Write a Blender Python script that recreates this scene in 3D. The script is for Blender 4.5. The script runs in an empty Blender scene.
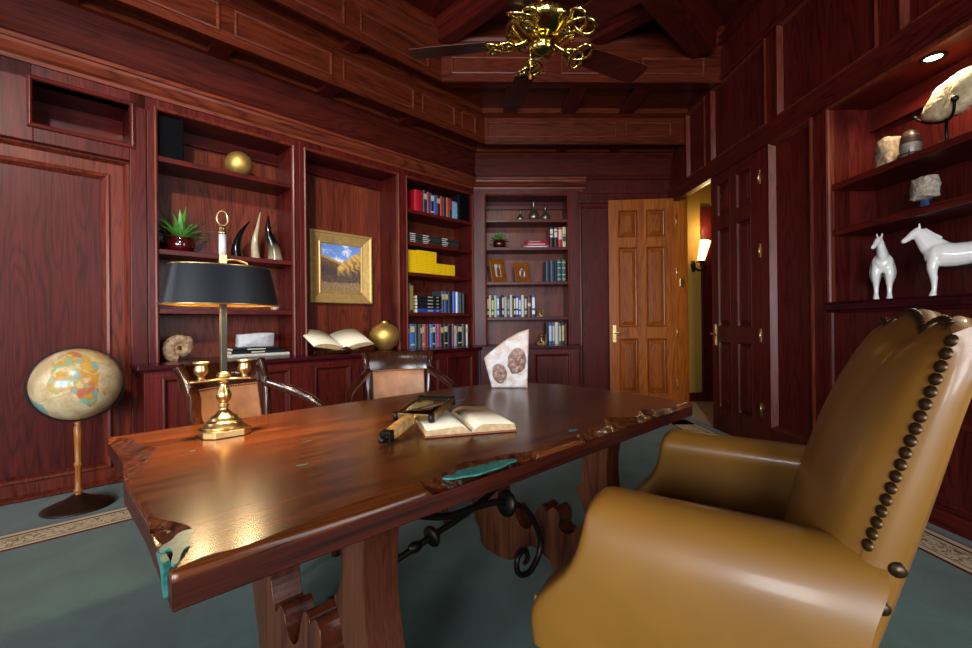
import bpy, math, random
from mathutils import Vector, Matrix, noise
random.seed(7)
PI = math.pi
COL = bpy.context.scene.collection
R = math.radians

# ---------------------------------------------------------------- materials
def lin(h):
    h = h.lstrip('#'); v = [int(h[i:i+2], 16)/255 for i in (0, 2, 4)]
    return tuple((c/12.92 if c <= .04045 else ((c+.055)/1.055)**2.4) for c in v) + (1.0,)
MATS = {}
def base_mat(name):
    m = bpy.data.materials.new(name); m.use_nodes = True
    nt = m.node_tree; b = nt.nodes['Principled BSDF']
    return m, nt, b
def plain(name, hexc, rough=.5, metal=0., coat=0., vary=.12, scale=30., bump=0., spec=.5):
    if name in MATS: return MATS[name]
    m, nt, b = base_mat(name); N = nt.nodes; L = nt.links
    c = lin(hexc)
    tc = N.new('ShaderNodeTexCoord'); nz = N.new('ShaderNodeTexNoise'); nz.inputs['Scale'].default_value = scale; nz.inputs['Detail'].default_value = 4
    L.new(tc.outputs['Object'], nz.inputs['Vector'])
    cr = N.new('ShaderNodeValToRGB'); L.new(nz.outputs['Fac'], cr.inputs[0])
    cr.color_ramp.elements[0].position = .3; cr.color_ramp.elements[1].position = .7
    cr.color_ramp.elements[0].color = tuple(x*(1-vary) for x in c[:3])+(1,)
    cr.color_ramp.elements[1].color = tuple(min(1, x*(1+vary)) for x in c[:3])+(1,)
    L.new(cr.outputs[0], b.inputs['Base Color'])
    b.inputs['Roughness'].default_value = rough; b.inputs['Metallic'].default_value = metal
    b.inputs['Coat Weight'].default_value = coat; b.inputs['Coat Roughness'].default_value = .12
    b.inputs['Specular IOR Level'].default_value = spec
    if bump:
        bp = N.new('ShaderNodeBump'); bp.inputs['Strength'].default_value = bump; bp.inputs['Distance'].default_value = .01
        L.new(nz.outputs['Fac'], bp.inputs['Height']); L.new(bp.outputs[0], b.inputs['Normal'])
    MATS[name] = m; return m
def wood(name, dark, light, axis='z', rough=.36, fig=8., coat=.05, scale=1., strips=.0, spec=.24):
    """figured oak / mahogany: contour lines of a noise stretched along the grain, fine pores on top"""
    if name in MATS: return MATS[name]
    m, nt, b = base_mat(name); N = nt.nodes; L = nt.links
    tc = N.new('ShaderNodeTexCoord'); oi = N.new('ShaderNodeObjectInfo')
    add = N.new('ShaderNodeVectorMath'); add.operation = 'ADD'
    mul = N.new('ShaderNodeVectorMath'); mul.operation = 'SCALE'; mul.inputs['Scale'].default_value = 7.
    cmb = N.new('ShaderNodeCombineXYZ')
    for i in range(3): L.new(oi.outputs['Random'], cmb.inputs[i])
    L.new(cmb.outputs[0], mul.inputs[0]); L.new(tc.outputs['Object'], add.inputs[0]); L.new(mul.outputs[0], add.inputs[1])
    def mapped(along, across):
        mp = N.new('ShaderNodeMapping'); s = [across*scale]*3; s['xyz'.index(axis)] = along*scale
        mp.inputs['Scale'].default_value = s; L.new(add.outputs[0], mp.inputs['Vector']); return mp
    n1 = N.new('ShaderNodeTexNoise'); n1.inputs['Scale'].default_value = 1.; n1.inputs['Detail'].default_value = 2.; n1.inputs['Roughness'].default_value = .45
    L.new(mapped(.5, 5.).outputs[0], n1.inputs['Vector'])
    k = N.new('ShaderNodeMath'); k.operation = 'MULTIPLY'; k.inputs[1].default_value = fig*2*PI; L.new(n1.outputs['Fac'], k.inputs[0])
    sn = N.new('ShaderNodeMath'); sn.operation = 'SINE'; L.new(k.outputs[0], sn.inputs[0])
    n2 = N.new('ShaderNodeTexNoise'); n2.inputs['Scale'].default_value = 1.; n2.inputs['Detail'].default_value = 5.
    L.new(mapped(6., 190.).outputs[0], n2.inputs['Vector'])
    n3 = N.new('ShaderNodeTexNoise'); n3.inputs['Scale'].default_value = 1.; n3.inputs['Detail'].default_value = 2.
    L.new(mapped(.25, 8.).outputs[0], n3.inputs['Vector'])
    def M_(op, a, v, w=None):
        q = N.new('ShaderNodeMath'); q.operation = op; L.new(a.outputs[0], q.inputs[0])
        if v is not None: q.inputs[1].default_value = v
        if w is not None: q.inputs[2].default_value = w
        return q
    ln = M_('POWER', M_('ABSOLUTE', sn, None), .55)              # thin dark lines between broad light bands
    a1 = M_('MULTIPLY_ADD', ln, .20, -.02)
    a2 = N.new('ShaderNodeMath'); a2.operation = 'MULTIPLY_ADD'; a2.inputs[1].default_value = .55; L.new(n2.outputs['Fac'], a2.inputs[0]); L.new(a1.outputs[0], a2.inputs[2])
    a3 = N.new('ShaderNodeMath'); a3.operation = 'MULTIPLY_ADD'; a3.inputs[1].default_value = .42; L.new(n3.outputs['Fac'], a3.inputs[0]); L.new(a2.outputs[0], a3.inputs[2])
    cr = N.new('ShaderNodeValToRGB'); L.new(a3.outputs[0], cr.inputs[0])
    cr.color_ramp.elements[0].position = .40; cr.color_ramp.elements[1].position = .84
    cr.color_ramp.elements[0].color = lin(dark); cr.color_ramp.elements[1].color = lin(light)
    L.new(cr.outputs[0], b.inputs['Base Color'])
    b.inputs['Roughness'].default_value = rough; b.inputs['Coat Weight'].default_value = coat; b.inputs['Coat Roughness'].default_value = .2
    b.inputs['Specular IOR Level'].default_value = spec
    bp = N.new('ShaderNodeBump'); bp.inputs['Strength'].default_value = .012 if axis == 'x' else .06; bp.inputs['Distance'].default_value = .003
    L.new(a2.outputs[0], bp.inputs['Height']); L.new(bp.outputs[0], b.inputs['Normal'])
    MATS[name] = m; return m
def painted(name, rough=.5, coat=0.):
    m, nt, b = base_mat(name)
    at = nt.nodes.new('ShaderNodeAttribute'); at.attribute_name = 'Col'
    nt.links.new(at.outputs['Color'], b.inputs['Base Color'])
    b.inputs['Roughness'].default_value = rough; b.inputs['Coat Weight'].default_value = coat; b.inputs['Coat Roughness'].default_value = .1
    return m
def glow(name, hexc, strength):
    m, nt, b = base_mat(name); b.inputs['Base Color'].default_value = lin(hexc)
    b.inputs['Emission Color'].default_value = lin(hexc); b.inputs['Emission Strength'].default_value = strength
    return m

MD, ML = '#2a0708', '#611c14'
WV = wood('mahogany_upright', MD, ML, 'z')
WH = wood('mahogany_level', MD, ML, 'x')
WY = wood('mahogany_crosswise', MD, ML, 'y')
WBACK = wood('mahogany_back', '#38130d', '#7c3824', 'z', fig=9.)
WPANEL = wood('mahogany_panel', '#260708', '#5a1b13', 'z', fig=9.)
WMOULD = wood('mahogany_moulding', '#38120b', '#803a24', 'x')
WMOULDV = wood('mahogany_moulding_upright', '#36100b', '#78321f', 'z')
WFASCIA = wood('mahogany_fascia', '#300d07', '#6e2c16', 'x', strips=1.)
WFRIEZE = wood('mahogany_frieze', '#260806', '#521a10', 'x', rough=.5, coat=0., spec=.08)
WDARK = wood('mahogany_worktop', '#22040a', '#4a1018', 'x', rough=.25)
WDESK = wood('walnut_slab', '#270e06', '#763d18', 'x', rough=.26, fig=7., coat=.25)
WEDGE = wood('walnut_edge', '#1c0805', '#48190e', 'x', rough=.42, fig=4.)
WLEGE = wood('walnut_leg_edge_shaded', '#1f0b06', '#4f2414', 'z', rough=.3, fig=4.)  # darker end-grain stain, with some edge shading put into the colour
WLEG = wood('walnut_legs', '#2a120a', '#5f3620', 'z', rough=.3, fig=5.)
WCHAIR = wood('chair_mahogany', '#1c0b06', '#47220f', 'z', rough=.16, fig=5., coat=.8)
WHONEY = wood('honey_oak', '#6a2a0a', '#aa5f1b', 'z', rough=.3, fig=7.)
WHONEYP = wood('honey_oak_panel', '#5c2409', '#9c5417', 'z', rough=.3, fig=11.)
WPOST = wood('globe_post', '#5a3214', '#a8692c', 'z', rough=.3)
BRASS = plain('brass', '#cfb278', .28, 1., vary=.06)
FANBRASS = plain('polished_brass', '#d3bd6a', .13, 1., vary=.04)
GOLD = plain('gold_leaf', '#d0a85a', .46, .85, vary=.22, scale=14., bump=.06)
GILT = plain('gilt_frame', '#c6a262', .45, .55, vary=.14, scale=25.)
DARKMET = plain('dark_iron', '#17130f', .42, .6, vary=.2)
BRONZE = plain('bronze_nail', '#40301f', .35, .8, vary=.3, scale=120.)
BLACK = plain('black_enamel', '#0d1118', .42, 0., coat=.2, vary=.1)
LINING = plain('gilded_lining', '#e5b04a', .35, .6, vary=.06)
LEATHER = plain('tan_leather', '#7b531c', .40, 0., coat=.15, vary=.14, scale=5., spec=.45)
CHAIRLEATHER = plain('russet_leather', '#b27c55', .5, 0., vary=.2, scale=16.)
SPEAKER = plain('speaker_cloth', '#040508', .9, spec=.1)
WHITEPORC = plain('white_porcelain', '#e8e4de', .2, coat=.4, vary=.02)
STONE = plain('tan_stone', '#9a8468', .8, vary=.5, scale=35., bump=.6)
STONEL = plain('pale_stone', '#cbb68c', .75, vary=.3, scale=26., bump=.7)
STONEG = plain('grey_stone', '#a89a88', .8, vary=.45, scale=40., bump=.7)
PAPER = plain('page_paper', '#ece1c6', .7, vary=.05)
PAGEEDGE = plain('page_edges', '#b99a70', .8, vary=.25, scale=60.)
CREAMWALL = plain('ochre_paint', '#a8822f', .7, vary=.04)
TURQ = plain('turquoise_inlay', '#2a6f67', .38, coat=.05, vary=.35, scale=60.)
BURL = plain('burl_edge', '#46210f', .25, coat=.6, vary=.75, scale=38., bump=.8)
CERAMIC = plain('oxblood_glaze', '#3a080a', .12, coat=.6, vary=.15)
LEAF = plain('leaf_green', '#4f8a34', .45, vary=.35, scale=18.)
PEWTER = plain('pewter', '#97907e', .28, .9, vary=.15)
HALLCARPET = plain('hall_carpet', '#b59c7c', .95, vary=.1, scale=60.)

def carpet_mat():
    m, nt, b = base_mat('green_carpet'); N = nt.nodes; L = nt.links
    tc = N.new('ShaderNodeTexCoord')
    n1 = N.new('ShaderNodeTexNoise'); n1.inputs['Scale'].default_value = 3.2; n1.inputs['Detail'].default_value = 6.; n1.inputs['Roughness'].default_value = .62; n1.inputs['Distortion'].default_value = .5
    n2 = N.new('ShaderNodeTexNoise'); n2.inputs['Scale'].default_value = 240.; n2.inputs['Detail'].default_value = 3.
    for n in (n1, n2): L.new(tc.outputs['Object'], n.inputs['Vector'])
    mx = N.new('ShaderNodeMath'); mx.operation = 'MULTIPLY_ADD'; mx.inputs[1].default_value = .45; L.new(n2.outputs['Fac'], mx.inputs[0]); L.new(n1.outputs['Fac'], mx.inputs[2])
    cr = N.new('ShaderNodeValToRGB'); L.new(mx.outputs[0], cr.inputs[0])
    cr.color_ramp.elements[0].position = .45; cr.color_ramp.elements[0].color = lin('#122f26')
    cr.color_ramp.elements[1].position = 1.; cr.color_ramp.elements[1].color = lin('#31594b')
    L.new(cr.outputs[0], b.inputs['Base Color']); b.inputs['Roughness'].default_value = .95; b.inputs['Specular IOR Level'].default_value = .15
    b.inputs['Sheen Weight'].default_value = .25
    bp = N.new('ShaderNodeBump'); bp.inputs['Strength'].default_value = .35; bp.inputs['Distance'].default_value = .004
    L.new(n2.outputs['Fac'], bp.inputs['Height']); L.new(bp.outputs[0], b.inputs['Normal'])
    return m
CARPET = carpet_mat()
def border_mat():
    """cream band with red edge lines and a brown scroll; local x runs along the band, y across (0..0.25)"""
    m, nt, b = base_mat('border_weave'); N = nt.nodes; L = nt.links
    tc = N.new('ShaderNodeTexCoord'); sp = N.new('ShaderNodeSeparateXYZ'); L.new(tc.outputs['Object'], sp.inputs[0])
    st = N.new('ShaderNodeValToRGB'); st.color_ramp.interpolation = 'CONSTANT'
    mr = N.new('ShaderNodeMapRange'); mr.inputs['From Max'].default_value = .25; L.new(sp.outputs['Y'], mr.inputs['Value']); L.new(mr.outputs[0], st.inputs[0])
    e = st.color_ramp.elements; e[0].position = 0; e[0].color = lin('#5b1a1a'); e[1].position = .05; e[1].color = lin('#dccba8')
    for p, c in ((.16, '#7c4a34'), (.19, '#dfcdaa'), (.76, '#5b1a1a'), (.83, '#e2d2b0'), (.97, '#8a6a4c')):
        x = e.new(p); x.color = lin(c)
    wv = N.new('ShaderNodeTexNoise'); wv.inputs['Scale'].default_value = 16.; wv.inputs['Detail'].default_value = 2.; wv.inputs['Distortion'].default_value = 2.4
    L.new(tc.outputs['Object'], wv.inputs['Vector'])
    fr = N.new('ShaderNodeMath'); fr.operation = 'MULTIPLY'; fr.inputs[1].default_value = 22.; L.new(wv.outputs['Fac'], fr.inputs[0])
    sn = N.new('ShaderNodeMath'); sn.operation = 'SINE'; L.new(fr.outputs[0], sn.inputs[0])
    gt = N.new('ShaderNodeMath'); gt.operation = 'GREATER_THAN'; gt.inputs[1].default_value = .45; L.new(sn.outputs[0], gt.inputs[0])
    lo = N.new('ShaderNodeMath'); lo.operation = 'GREATER_THAN'; lo.inputs[1].default_value = .055; L.new(sp.outputs['Y'], lo.inputs[0])
    hi = N.new('ShaderNodeMath'); hi.operation = 'LESS_THAN'; hi.inputs[1].default_value = .18; L.new(sp.outputs['Y'], hi.inputs[0])
    m1 = N.new('ShaderNodeMath'); m1.operation = 'MULTIPLY'; L.new(lo.outputs[0], m1.inputs[0]); L.new(hi.outputs[0], m1.inputs[1])
    m2 = N.new('ShaderNodeMath'); m2.operation = 'MULTIPLY'; L.new(m1.outputs[0], m2.inputs[0]); L.new(gt.outputs[0], m2.inputs[1])
    mx = N.new('ShaderNodeMix'); mx.data_type = 'RGBA'; L.new(m2.outputs[0], mx.inputs[0]); L.new(st.outputs[0], mx.inputs[6]); mx.inputs[7].default_value = lin('#8c7456')
    L.new(mx.outputs[2], b.inputs['Base Color']); b.inputs['Roughness'].default_value = .95; b.inputs['Specular IOR Level'].default_value = .1
    return m
BORDER = border_mat()
def horn_mat():
    m, nt, b = base_mat('banded_horn'); N = nt.nodes; L = nt.links
    tc = N.new('ShaderNodeTexCoord'); sp = N.new('ShaderNodeSeparateXYZ'); L.new(tc.outputs['Object'], sp.inputs[0])
    cr = N.new('ShaderNodeValToRGB'); mr = N.new('ShaderNodeMapRange'); mr.inputs['From Max'].default_value = .4
    L.new(sp.outputs['Z'], mr.inputs['Value']); L.new(mr.outputs[0], cr.inputs[0])
    e = cr.color_ramp.elements; e[0].position = .08; e[0].color = lin('#8a7a60'); e[1].position = .42; e[1].color = lin('#0b0a0b')
    L.new(cr.outputs[0], b.inputs['Base Color']); b.inputs['Roughness'].default_value = .15; return m
def egg_mat():
    m, nt, b = base_mat('banded_stone'); N = nt.nodes; L = nt.links
    tc = N.new('ShaderNodeTexCoord'); sp = N.new('ShaderNodeSeparateXYZ'); L.new(tc.outputs['Object'], sp.inputs[0])
    cr = N.new('ShaderNodeValToRGB'); cr.color_ramp.interpolation = 'CONSTANT'; mr = N.new('ShaderNodeMapRange'); mr.inputs['From Max'].default_value = .19
    L.new(sp.outputs['Z'], mr.inputs['Value']); L.new(mr.outputs[0], cr.inputs[0])
    e = cr.color_ramp.elements; e[0].position = 0; e[0].color = lin('#6c675f'); e[1].position = .56; e[1].color = lin('#33221c')
    x = e.new(.78); x.color = lin('#4a382f')
    L.new(cr.outputs[0], b.inputs['Base Color']); b.inputs['Roughness'].default_value = .3; return m

# ---------------------------------------------------------------- mesh builder
class MB:
    def __init__(s): s.v = []; s.f = []; s.sm = []; s.mi = []; s.col = None
    def add(s, vs, fs, smooth=False, mi=0):
        o = len(s.v); s.v += [tuple(p) for p in vs]
        for f in fs: s.f.append([i+o for i in f]); s.sm.append(smooth); s.mi.append(mi)
        return s
    def box(s, x0, x1, y0, y1, z0, z1, mi=0):
        v = [(x, y, z) for z in (z0, z1) for y in (y0, y1) for x in (x0, x1)]
        return s.add(v, [(0, 2, 3, 1), (4, 5, 7, 6), (0, 1, 5, 4), (2, 6, 7, 3), (0, 4, 6, 2), (1, 3, 7, 5)], mi=mi)
    def prism(s, poly, lo, hi, axis='y', smooth=False, mi=0):
        """poly: 2-D outline; axis y -> (x,z) points, axis z -> (x,y), axis x -> (y,z)"""
        n = len(poly)
        def P(p, t): return {'y': (p[0], t, p[1]), 'z': (p[0], p[1], t), 'x': (t, p[0], p[1])}[axis]
        v = [P(p, lo) for p in poly]+[P(p, hi) for p in poly]
        o = len(s.v); s.v += v
        for i in range(n):
            j = (i+1) % n; s.f.append([o+i, o+j, o+n+j, o+n+i]); s.sm.append(smooth); s.mi.append(mi)
        s.f.append([o+i for i in range(n)][::-1]); s.f.append([o+n+i for i in range(n)]); s.sm += [False]*2; s.mi += [mi]*2
        return s
    def grid(s, P, closeu=False, closev=False, smooth=True, mi=0):
        nu, nv = len(P), len(P[0]); v = [p for r in P for p in r]; f = []
        for i in range(nu-(0 if closeu else 1)):
            for j in range(nv-(0 if closev else 1)):
                i2, j2 = (i+1) % nu, (j+1) % nv
                f.append((i*nv+j, i2*nv+j, i2*nv+j2, i*nv+j2))
        return s.add(v, f, smooth, mi)
    def lathe(s, prof, n=28, c=(0, 0, 0), smooth=True, sx=1., sy=1., star=0., mi=0):
        P = []
        for i in range(n):
            a = 2*PI*i/n; k = 1-star*(i % 2)
            P.append([(c[0]+r*k*sx*math.cos(a), c[1]+r*k*sy*math.sin(a), c[2]+z) for r, z in prof])
        return s.grid(P, closeu=True, smooth=smooth, mi=mi)
    def sphere(s, c, r, n=24, sq=(1, 1, 1), mi=0):
        m = n//2; P = []
        for i in range(n):
            a = 2*PI*i/n
            P.append([(c[0]+r*sq[0]*math.sin(PI*j/m)*math.cos(a), c[1]+r*sq[1]*math.sin(PI*j/m)*math.sin(a), c[2]-r*sq[2]*math.cos(PI*j/m)) for j in range(m+1)])
        return s.grid(P, closeu=True, mi=mi)
    def tube(s, pts, r, n=10, closed=False, smooth=True, sec=None, up=(0, 0, 1), cap=True, mi=0):
        """round (r a number or list) or sectioned (sec: 2-D outline, list of scale in r) sweep along pts"""
        pts = [Vector(p) for p in pts]; N = len(pts); P = []
        rr = r if isinstance(r, (list, tuple)) else [r]*N
        up = Vector(up)
        prof = sec or [(math.cos(2*PI*k/n), math.sin(2*PI*k/n)) for k in range(n)]
        last = None
        for i, p in enumerate(pts):
            a = pts[(i-1) % N] if (closed or i) else p; b = pts[(i+1) % N] if (closed or i < N-1) else p
            t = (b-a).normalized()
            sd = t.cross(up)
            if sd.length < 1e-3: sd = last if last else t.cross(Vector((1, 0, .01)))
            sd = (sd - t*sd.dot(t)).normalized(); nn = sd.cross(t).normalized()
            if not sec and last is not None:
                sd = (last - t*last.dot(t)).normalized(); nn = sd.cross(t).normalized()
            last = sd
            P.append([tuple(p+sd*q[0]*rr[i]+nn*q[1]*rr[i]) for q in prof])
        o = len(s.v); s.grid(P, closeu=closed, closev=True, smooth=smooth, mi=mi); m = len(prof)
        if cap and not closed:
            s.f.append([o+k for k in range(m)][::-1]); s.f.append([o+(N-1)*m+k for k in range(m)]); s.sm += [False]*2; s.mi += [mi]*2
        return s
    def ring(s, x0, x1, z0, z1, prof, fill=True, mi=0):
        """mitred moulding round a rectangle in the x-z plane; prof = [(inset, y)], last loop filled"""
        v = []; k = len(prof)
        for d, y in prof: v += [(x0+d, y, z0+d), (x1-d, y, z0+d), (x1-d, y, z1-d), (x0+d, y, z1-d)]
        f = []
        for i in range(k-1):
            for j in range(4):
                j2 = (j+1) % 4; f.append((i*4+j, i*4+j2, i*4+4+j2, i*4+4+j))
        if fill: f.append(tuple((k-1)*4+j for j in range(4)))
        return s.add(v, f, mi=mi)
    def xf(s, M, start=0):
        for i in range(start, len(s.v)): s.v[i] = tuple(M @ Vector(s.v[i]))
        return s
    def build(s, name, mats, parent=None, frame=None, bevel=0., sub=0, cols=None):
        me = bpy.data.meshes.new(name); me.from_pydata(s.v, [], s.f); me.update()
        for p, k, mi in zip(me.polygons, s.sm, s.mi): p.use_smooth = k; p.material_index = mi
        for m in (mats if isinstance(mats, (list, tuple)) else [mats]): me.materials.append(m)
        if cols:
            ca = me.color_attributes.new('Col', 'FLOAT_COLOR', 'POINT')
            for i, c in enumerate(cols): ca.data[i].color = c
        o = bpy.data.objects.new(name, me); COL.objects.link(o)
        import bmesh
        bm = bmesh.new(); bm.from_mesh(me); bmesh.ops.recalc_face_normals(bm, faces=bm.faces); bm.to_mesh(me); bm.free()
        if bevel:
            b = o.modifiers.new('bevel', 'BEVEL'); b.width = bevel; b.segments = 2; b.limit_method = 'ANGLE'; b.angle_limit = R(40)
        if sub:
            d = o.modifiers.new('sub', 'SUBSURF'); d.levels = sub; d.render_levels = sub
        if parent: o.parent = parent
        elif frame is not None: o.matrix_world = frame
        return o

# frames: x along the wall, y into the wall, z up
LEFT = Matrix.Rotation(R(43.7), 4, 'Z')
BACK = Matrix.Identity(4)
RIGHT = Matrix.Rotation(R(-90), 4, 'Z')          # x = -Y, y = X
DESKROT = 42.7
DESK = Matrix.Translation((-.468, .705, 0)) @ Matrix.Rotation(R(DESKROT), 4, 'Z')
def thing(name, label, cat, frame=BACK, loc=(0, 0, 0), rz=0., group=None):
    o = bpy.data.objects.new(name, None); o.empty_display_size = .1; COL.objects.link(o)
    o.matrix_world = frame @ Matrix.Translation(loc) @ Matrix.Rotation(R(rz), 4, 'Z')
    return tag(o, label, cat, group)
def tag(o, label, cat, group=None):
    o['label'] = label; o['category'] = cat
    if group: o['group'] = group
    return o
def struct(o): o['kind'] = 'structure'; return o
def copy_tree(o, parent=None):
    c = o.copy(); COL.objects.link(c)
    if parent is not None: c.parent = parent
    for ch in o.children: copy_tree(ch, c)
    return c
def chaikin(p, n=2, closed=True):
    for _ in range(n):
        q = []
        m = len(p)
        for i in range(m if closed else m-1):
            a, b = p[i], p[(i+1) % m]
            q += [tuple(.75*x+.25*y for x, y in zip(a, b)), tuple(.25*x+.75*y for x, y in zip(a, b))]
        p = q if closed else [p[0]]+q+[p[-1]]
    return p
def spline(p, n=6):
    p = [Vector(q) for q in p]; out = []
    for i in range(len(p)-1):
        a, b, c, d = p[max(i-1, 0)], p[i], p[i+1], p[min(i+2, len(p)-1)]
        for k in range(n):
            t = k/n
            out.append(.5*((2*b)+(c-a)*t+(2*a-5*b+4*c-d)*t*t+(3*b-a-3*c+d)*t**3))
    return out+[p[-1]]
def corner(bL, yB):                       # where the offset left wall line meets the offset back wall line
    a = (yB-math.cos(R(43.7))*bL)/math.sin(R(43.7))
    return Vector((a*math.cos(R(43.7))-bL*math.sin(R(43.7)), yB, 0))
def lp(a, b, z=0): return LEFT @ Vector((a, b, z))
SINK = [(0, 0), (0, -.006), (.008, -.012), (.018, -.009), (.024, .0), (.03, .012)]      # raised bead then a dip
def sink(y, d=.014, w=.03): return [(0, y), (.0, y-.008), (w*.3, y-.012), (w*.6, y-.007), (w*.8, y+d*.4), (w, y+d)]

# ================================================================= SETTING
ZC = 4.08
# floor
f = MB(); f.box(-6., 2.56, -4.3, 6.1, -.1, 0); struct(f.build('floor', CARPET))
f = MB(); f.box(2.56, 5.2, 3.2, 6.6, -.1, .002); struct(f.build('trim_1', HALLCARPET))
# woven border band let into the carpet (left, back, right)
def band(p, q, name, wid=.25):            # y local 0..wid towards the wall
    p, q = Vector(p), Vector(q); d = q-p; ang = math.atan2(d.y, d.x)
    fr = Matrix.Translation(p) @ Matrix.Rotation(ang, 4, 'Z')
    b = MB(); b.box(0, d.length, 0, wid, .0, .004); o = b.build(name, BORDER, None, fr); struct(o)
c0 = corner(3.335, 4.88)
band(lp(-2.0, 3.335), (c0.x, c0.y, 0), 'trim_2')
band((c0.x-.1, 4.88, 0), (2.44, 4.88, 0), 'trim_3')
band((2.17, 5.13, 0), (2.17, -3.6, 0), 'trim_4', .26)

# left wall: face b = 4.10, recessed tall panel under an open niche
w = MB()
w.box(-2.6, .012, 4.10, 4.2, 2.33, 2.84); w.box(-2.6, .666, 4.10, 4.2, 2.725, 2.84); w.box(.012, .504, 4.10, 4.2, 2.33, 2.45)
w.box(.504, .60, 4.10, 4.50, 0, 2.84)
w.box(-2.6, -.62, 4.10, 4.24, 0, 2.34)
struct(w.build('wall_left', WV, None, LEFT, bevel=.004))
w = MB(); w.box(-2.6, .6, 4.205, 4.26, 0, 2.36); struct(w.build('wall_left_panel', WPANEL, None, LEFT))
w = MB()                                   # moulded frame of the tall panel
w.ring(-.62, .504, .02, 2.33, [(0, 4.205), (0, 4.15), (.012, 4.15), (.03, 4.18), (.105, 4.18), (.105, 4.172), (.115, 4.165), (.13, 4.172), (.142, 4.19), (.15, 4.204)], fill=False)
struct(w.build('trim_5', WMOULDV, None, LEFT))
w = MB(); w.ring(.012, .504, 2.45, 2.725, [(-.03, 4.10), (-.03, 4.088), (-.015, 4.082), (-.004, 4.088), (0, 4.10), (0, 4.46)], fill=False)
w.box(0, .52, 4.46, 4.48, 2.43, 2.74)
struct(w.build('trim_6', WH, None, LEFT, bevel=.002))
# hidden far end, walls behind the camera with the daylight windows
pl = lp(-2.55, 4.10)
def wall_with_windows(name, frame, x0, x1, y0, y1, wins, z0, z1):
    w = MB(); xs = [x0]
    for a, b in wins: xs += [a, b]
    xs.append(x1)
    for i in range(0, len(xs), 2): w.box(xs[i], xs[i+1], y0, y1, 0, ZC)
    for a, b in wins: w.box(a, b, y0, y1, 0, z0); w.box(a, b, y0, y1, z1, ZC)
    struct(w.build(name, WV, None, frame))
REAR = Matrix.Rotation(R(180), 4, 'Z')     # x = -X, y = -Y
WEST = Matrix.Translation((pl.x, 0, 0)) @ Matrix.Rotation(R(90), 4, 'Z')   # x = Y, y = -X
wins = [(-1.75, -.55), (.5, 1.7), (2.6, 3.8)]
wall_with_windows('wall_rear', REAR, -2.7, 5.2, 4.0, 4.2, wins, .7, 2.6)
wall_with_windows('wall_west', WEST, -4.2, pl.y+.2, 0, .15, [(-1.75, -.55), (-.45, .75)], 1.0, 3.6)
wall_with_windows('wall_right_near', RIGHT, -1.25, 4.2, 2.53, 2.73, [(-.75, .75)], .75, 3.05)
n = 1
for fr, a, b, y, z0, z1 in [(REAR, a, b, 4.0, .7, 2.6) for a, b in wins]+[(RIGHT, -.75, .75, 2.53, .75, 3.05), (WEST, -1.75, -.55, 0, 1., 3.6), (WEST, -.45, .75, 0, 1., 3.6)]:
    w = MB(); w.ring(a, b, z0, z1, [(-.09, y), (-.09, y-.03), (.0, y-.02), (.0, y+.2)], fill=False)
    for t in (1/3, 2/3): w.box(a+(b-a)*t-.012, a+(b-a)*t+.012, y+.06, y+.09, z0, z1)
    for t in (1/3, 2/3): w.box(a, b, y+.06, y+.09, z0+(z1-z0)*t-.012, z0+(z1-z0)*t+.012)
    struct(w.build('window_%d' % n, WV, None, fr)); n += 1

# stepped ceiling round the left and back walls: each profile point (b on the left wall, Y on the back wall, z)
TN = [30]
def tier(name, prof, mat, xe=2.53, a0=-2.6):
    A_, B_, Li = [], [], LEFT.inverted()
    rows = [[], [], []]
    for b, y, z in prof:
        c = corner(b, y); c.z = z; q = Li @ c
        rows[0].append((a0, b, z)); rows[1].append((tuple(q), tuple(c))); rows[2].append((xe, y, z))
    m = MB(); m.grid([rows[0], [r[0] for r in rows[1]]], smooth=False); struct(m.build(name, mat, None, LEFT))
    m = MB(); m.grid([[r[1] for r in rows[1]], rows[2]], smooth=False); TN[0] += 1
    struct(m.build('wall_back_frieze' if 'frieze' in name else 'trim_%d' % TN[0], mat))
CROWN = [(4.10, 5.70, 2.825), (4.088, 5.668, 2.825), (4.084, 5.664, 2.85), (4.06, 5.64, 2.865), (4.03, 5.61, 2.905), (4.025, 5.605, 2.925), (4.01, 5.59, 2.93), (4.01, 5.59, 2.955), (4.10, 5.72, 2.958)]
tier('trim_7', CROWN, WMOULD, 1.42)
m = MB(); m.add([(1.42, y, z) for b_, y, z in CROWN], [list(range(len(CROWN)))]); m.box(1.345, 1.40, 5.69, 5.75, 2.80, 2.957); struct(m.build('trim_20', WMOULD))
tier('wall_left_frieze', [(4.10, 5.715, 2.95), (4.10, 5.715, 2.96), (4.09, 5.70, 2.965), (4.09, 5.70, 3.0), (4.10, 5.71, 3.01), (4.097, 5.70, 3.06), (4.085, 5.68, 3.12), (4.06, 5.65, 3.20), (4.03, 5.61, 3.27)], WFRIEZE, 2.56)
tier('trim_8', [(4.12, 5.72, 3.25), (4.045, 5.625, 3.248), (4.04, 5.61, 3.262), (3.98, 5.56, 3.262), (3.98, 5.56, 3.30), (3.80, 5.37, 3.30), (3.80, 5.37, 3.256), (3.735, 5.31, 3.256), (3.735, 5.31, 3.24), (3.715, 5.285, 3.24), (3.715, 5.285, 3.262), (3.73, 5.30, 3.27), (3.73, 5.30, 3.56)], WFASCIA)
tier('trim_9', [(3.73, 5.30, 3.555), (3.68, 5.21, 3.575), (3.68, 5.21, 3.63), (3.53, 4.66, 3.63), (3.53, 4.66, 3.575), (3.47, 4.52, 3.565), (3.47, 4.52, 3.545), (3.445, 4.485, 3.545), (3.445, 4.485, 3.565), (3.46, 4.50, 3.575), (3.46, 4.50, 3.86), (3.44, 4.48, 3.88), (3.40, 4.44, 3.92), (3.39, 4.43, 3.95), (3.39, 4.43, ZC)], WFASCIA)
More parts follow.
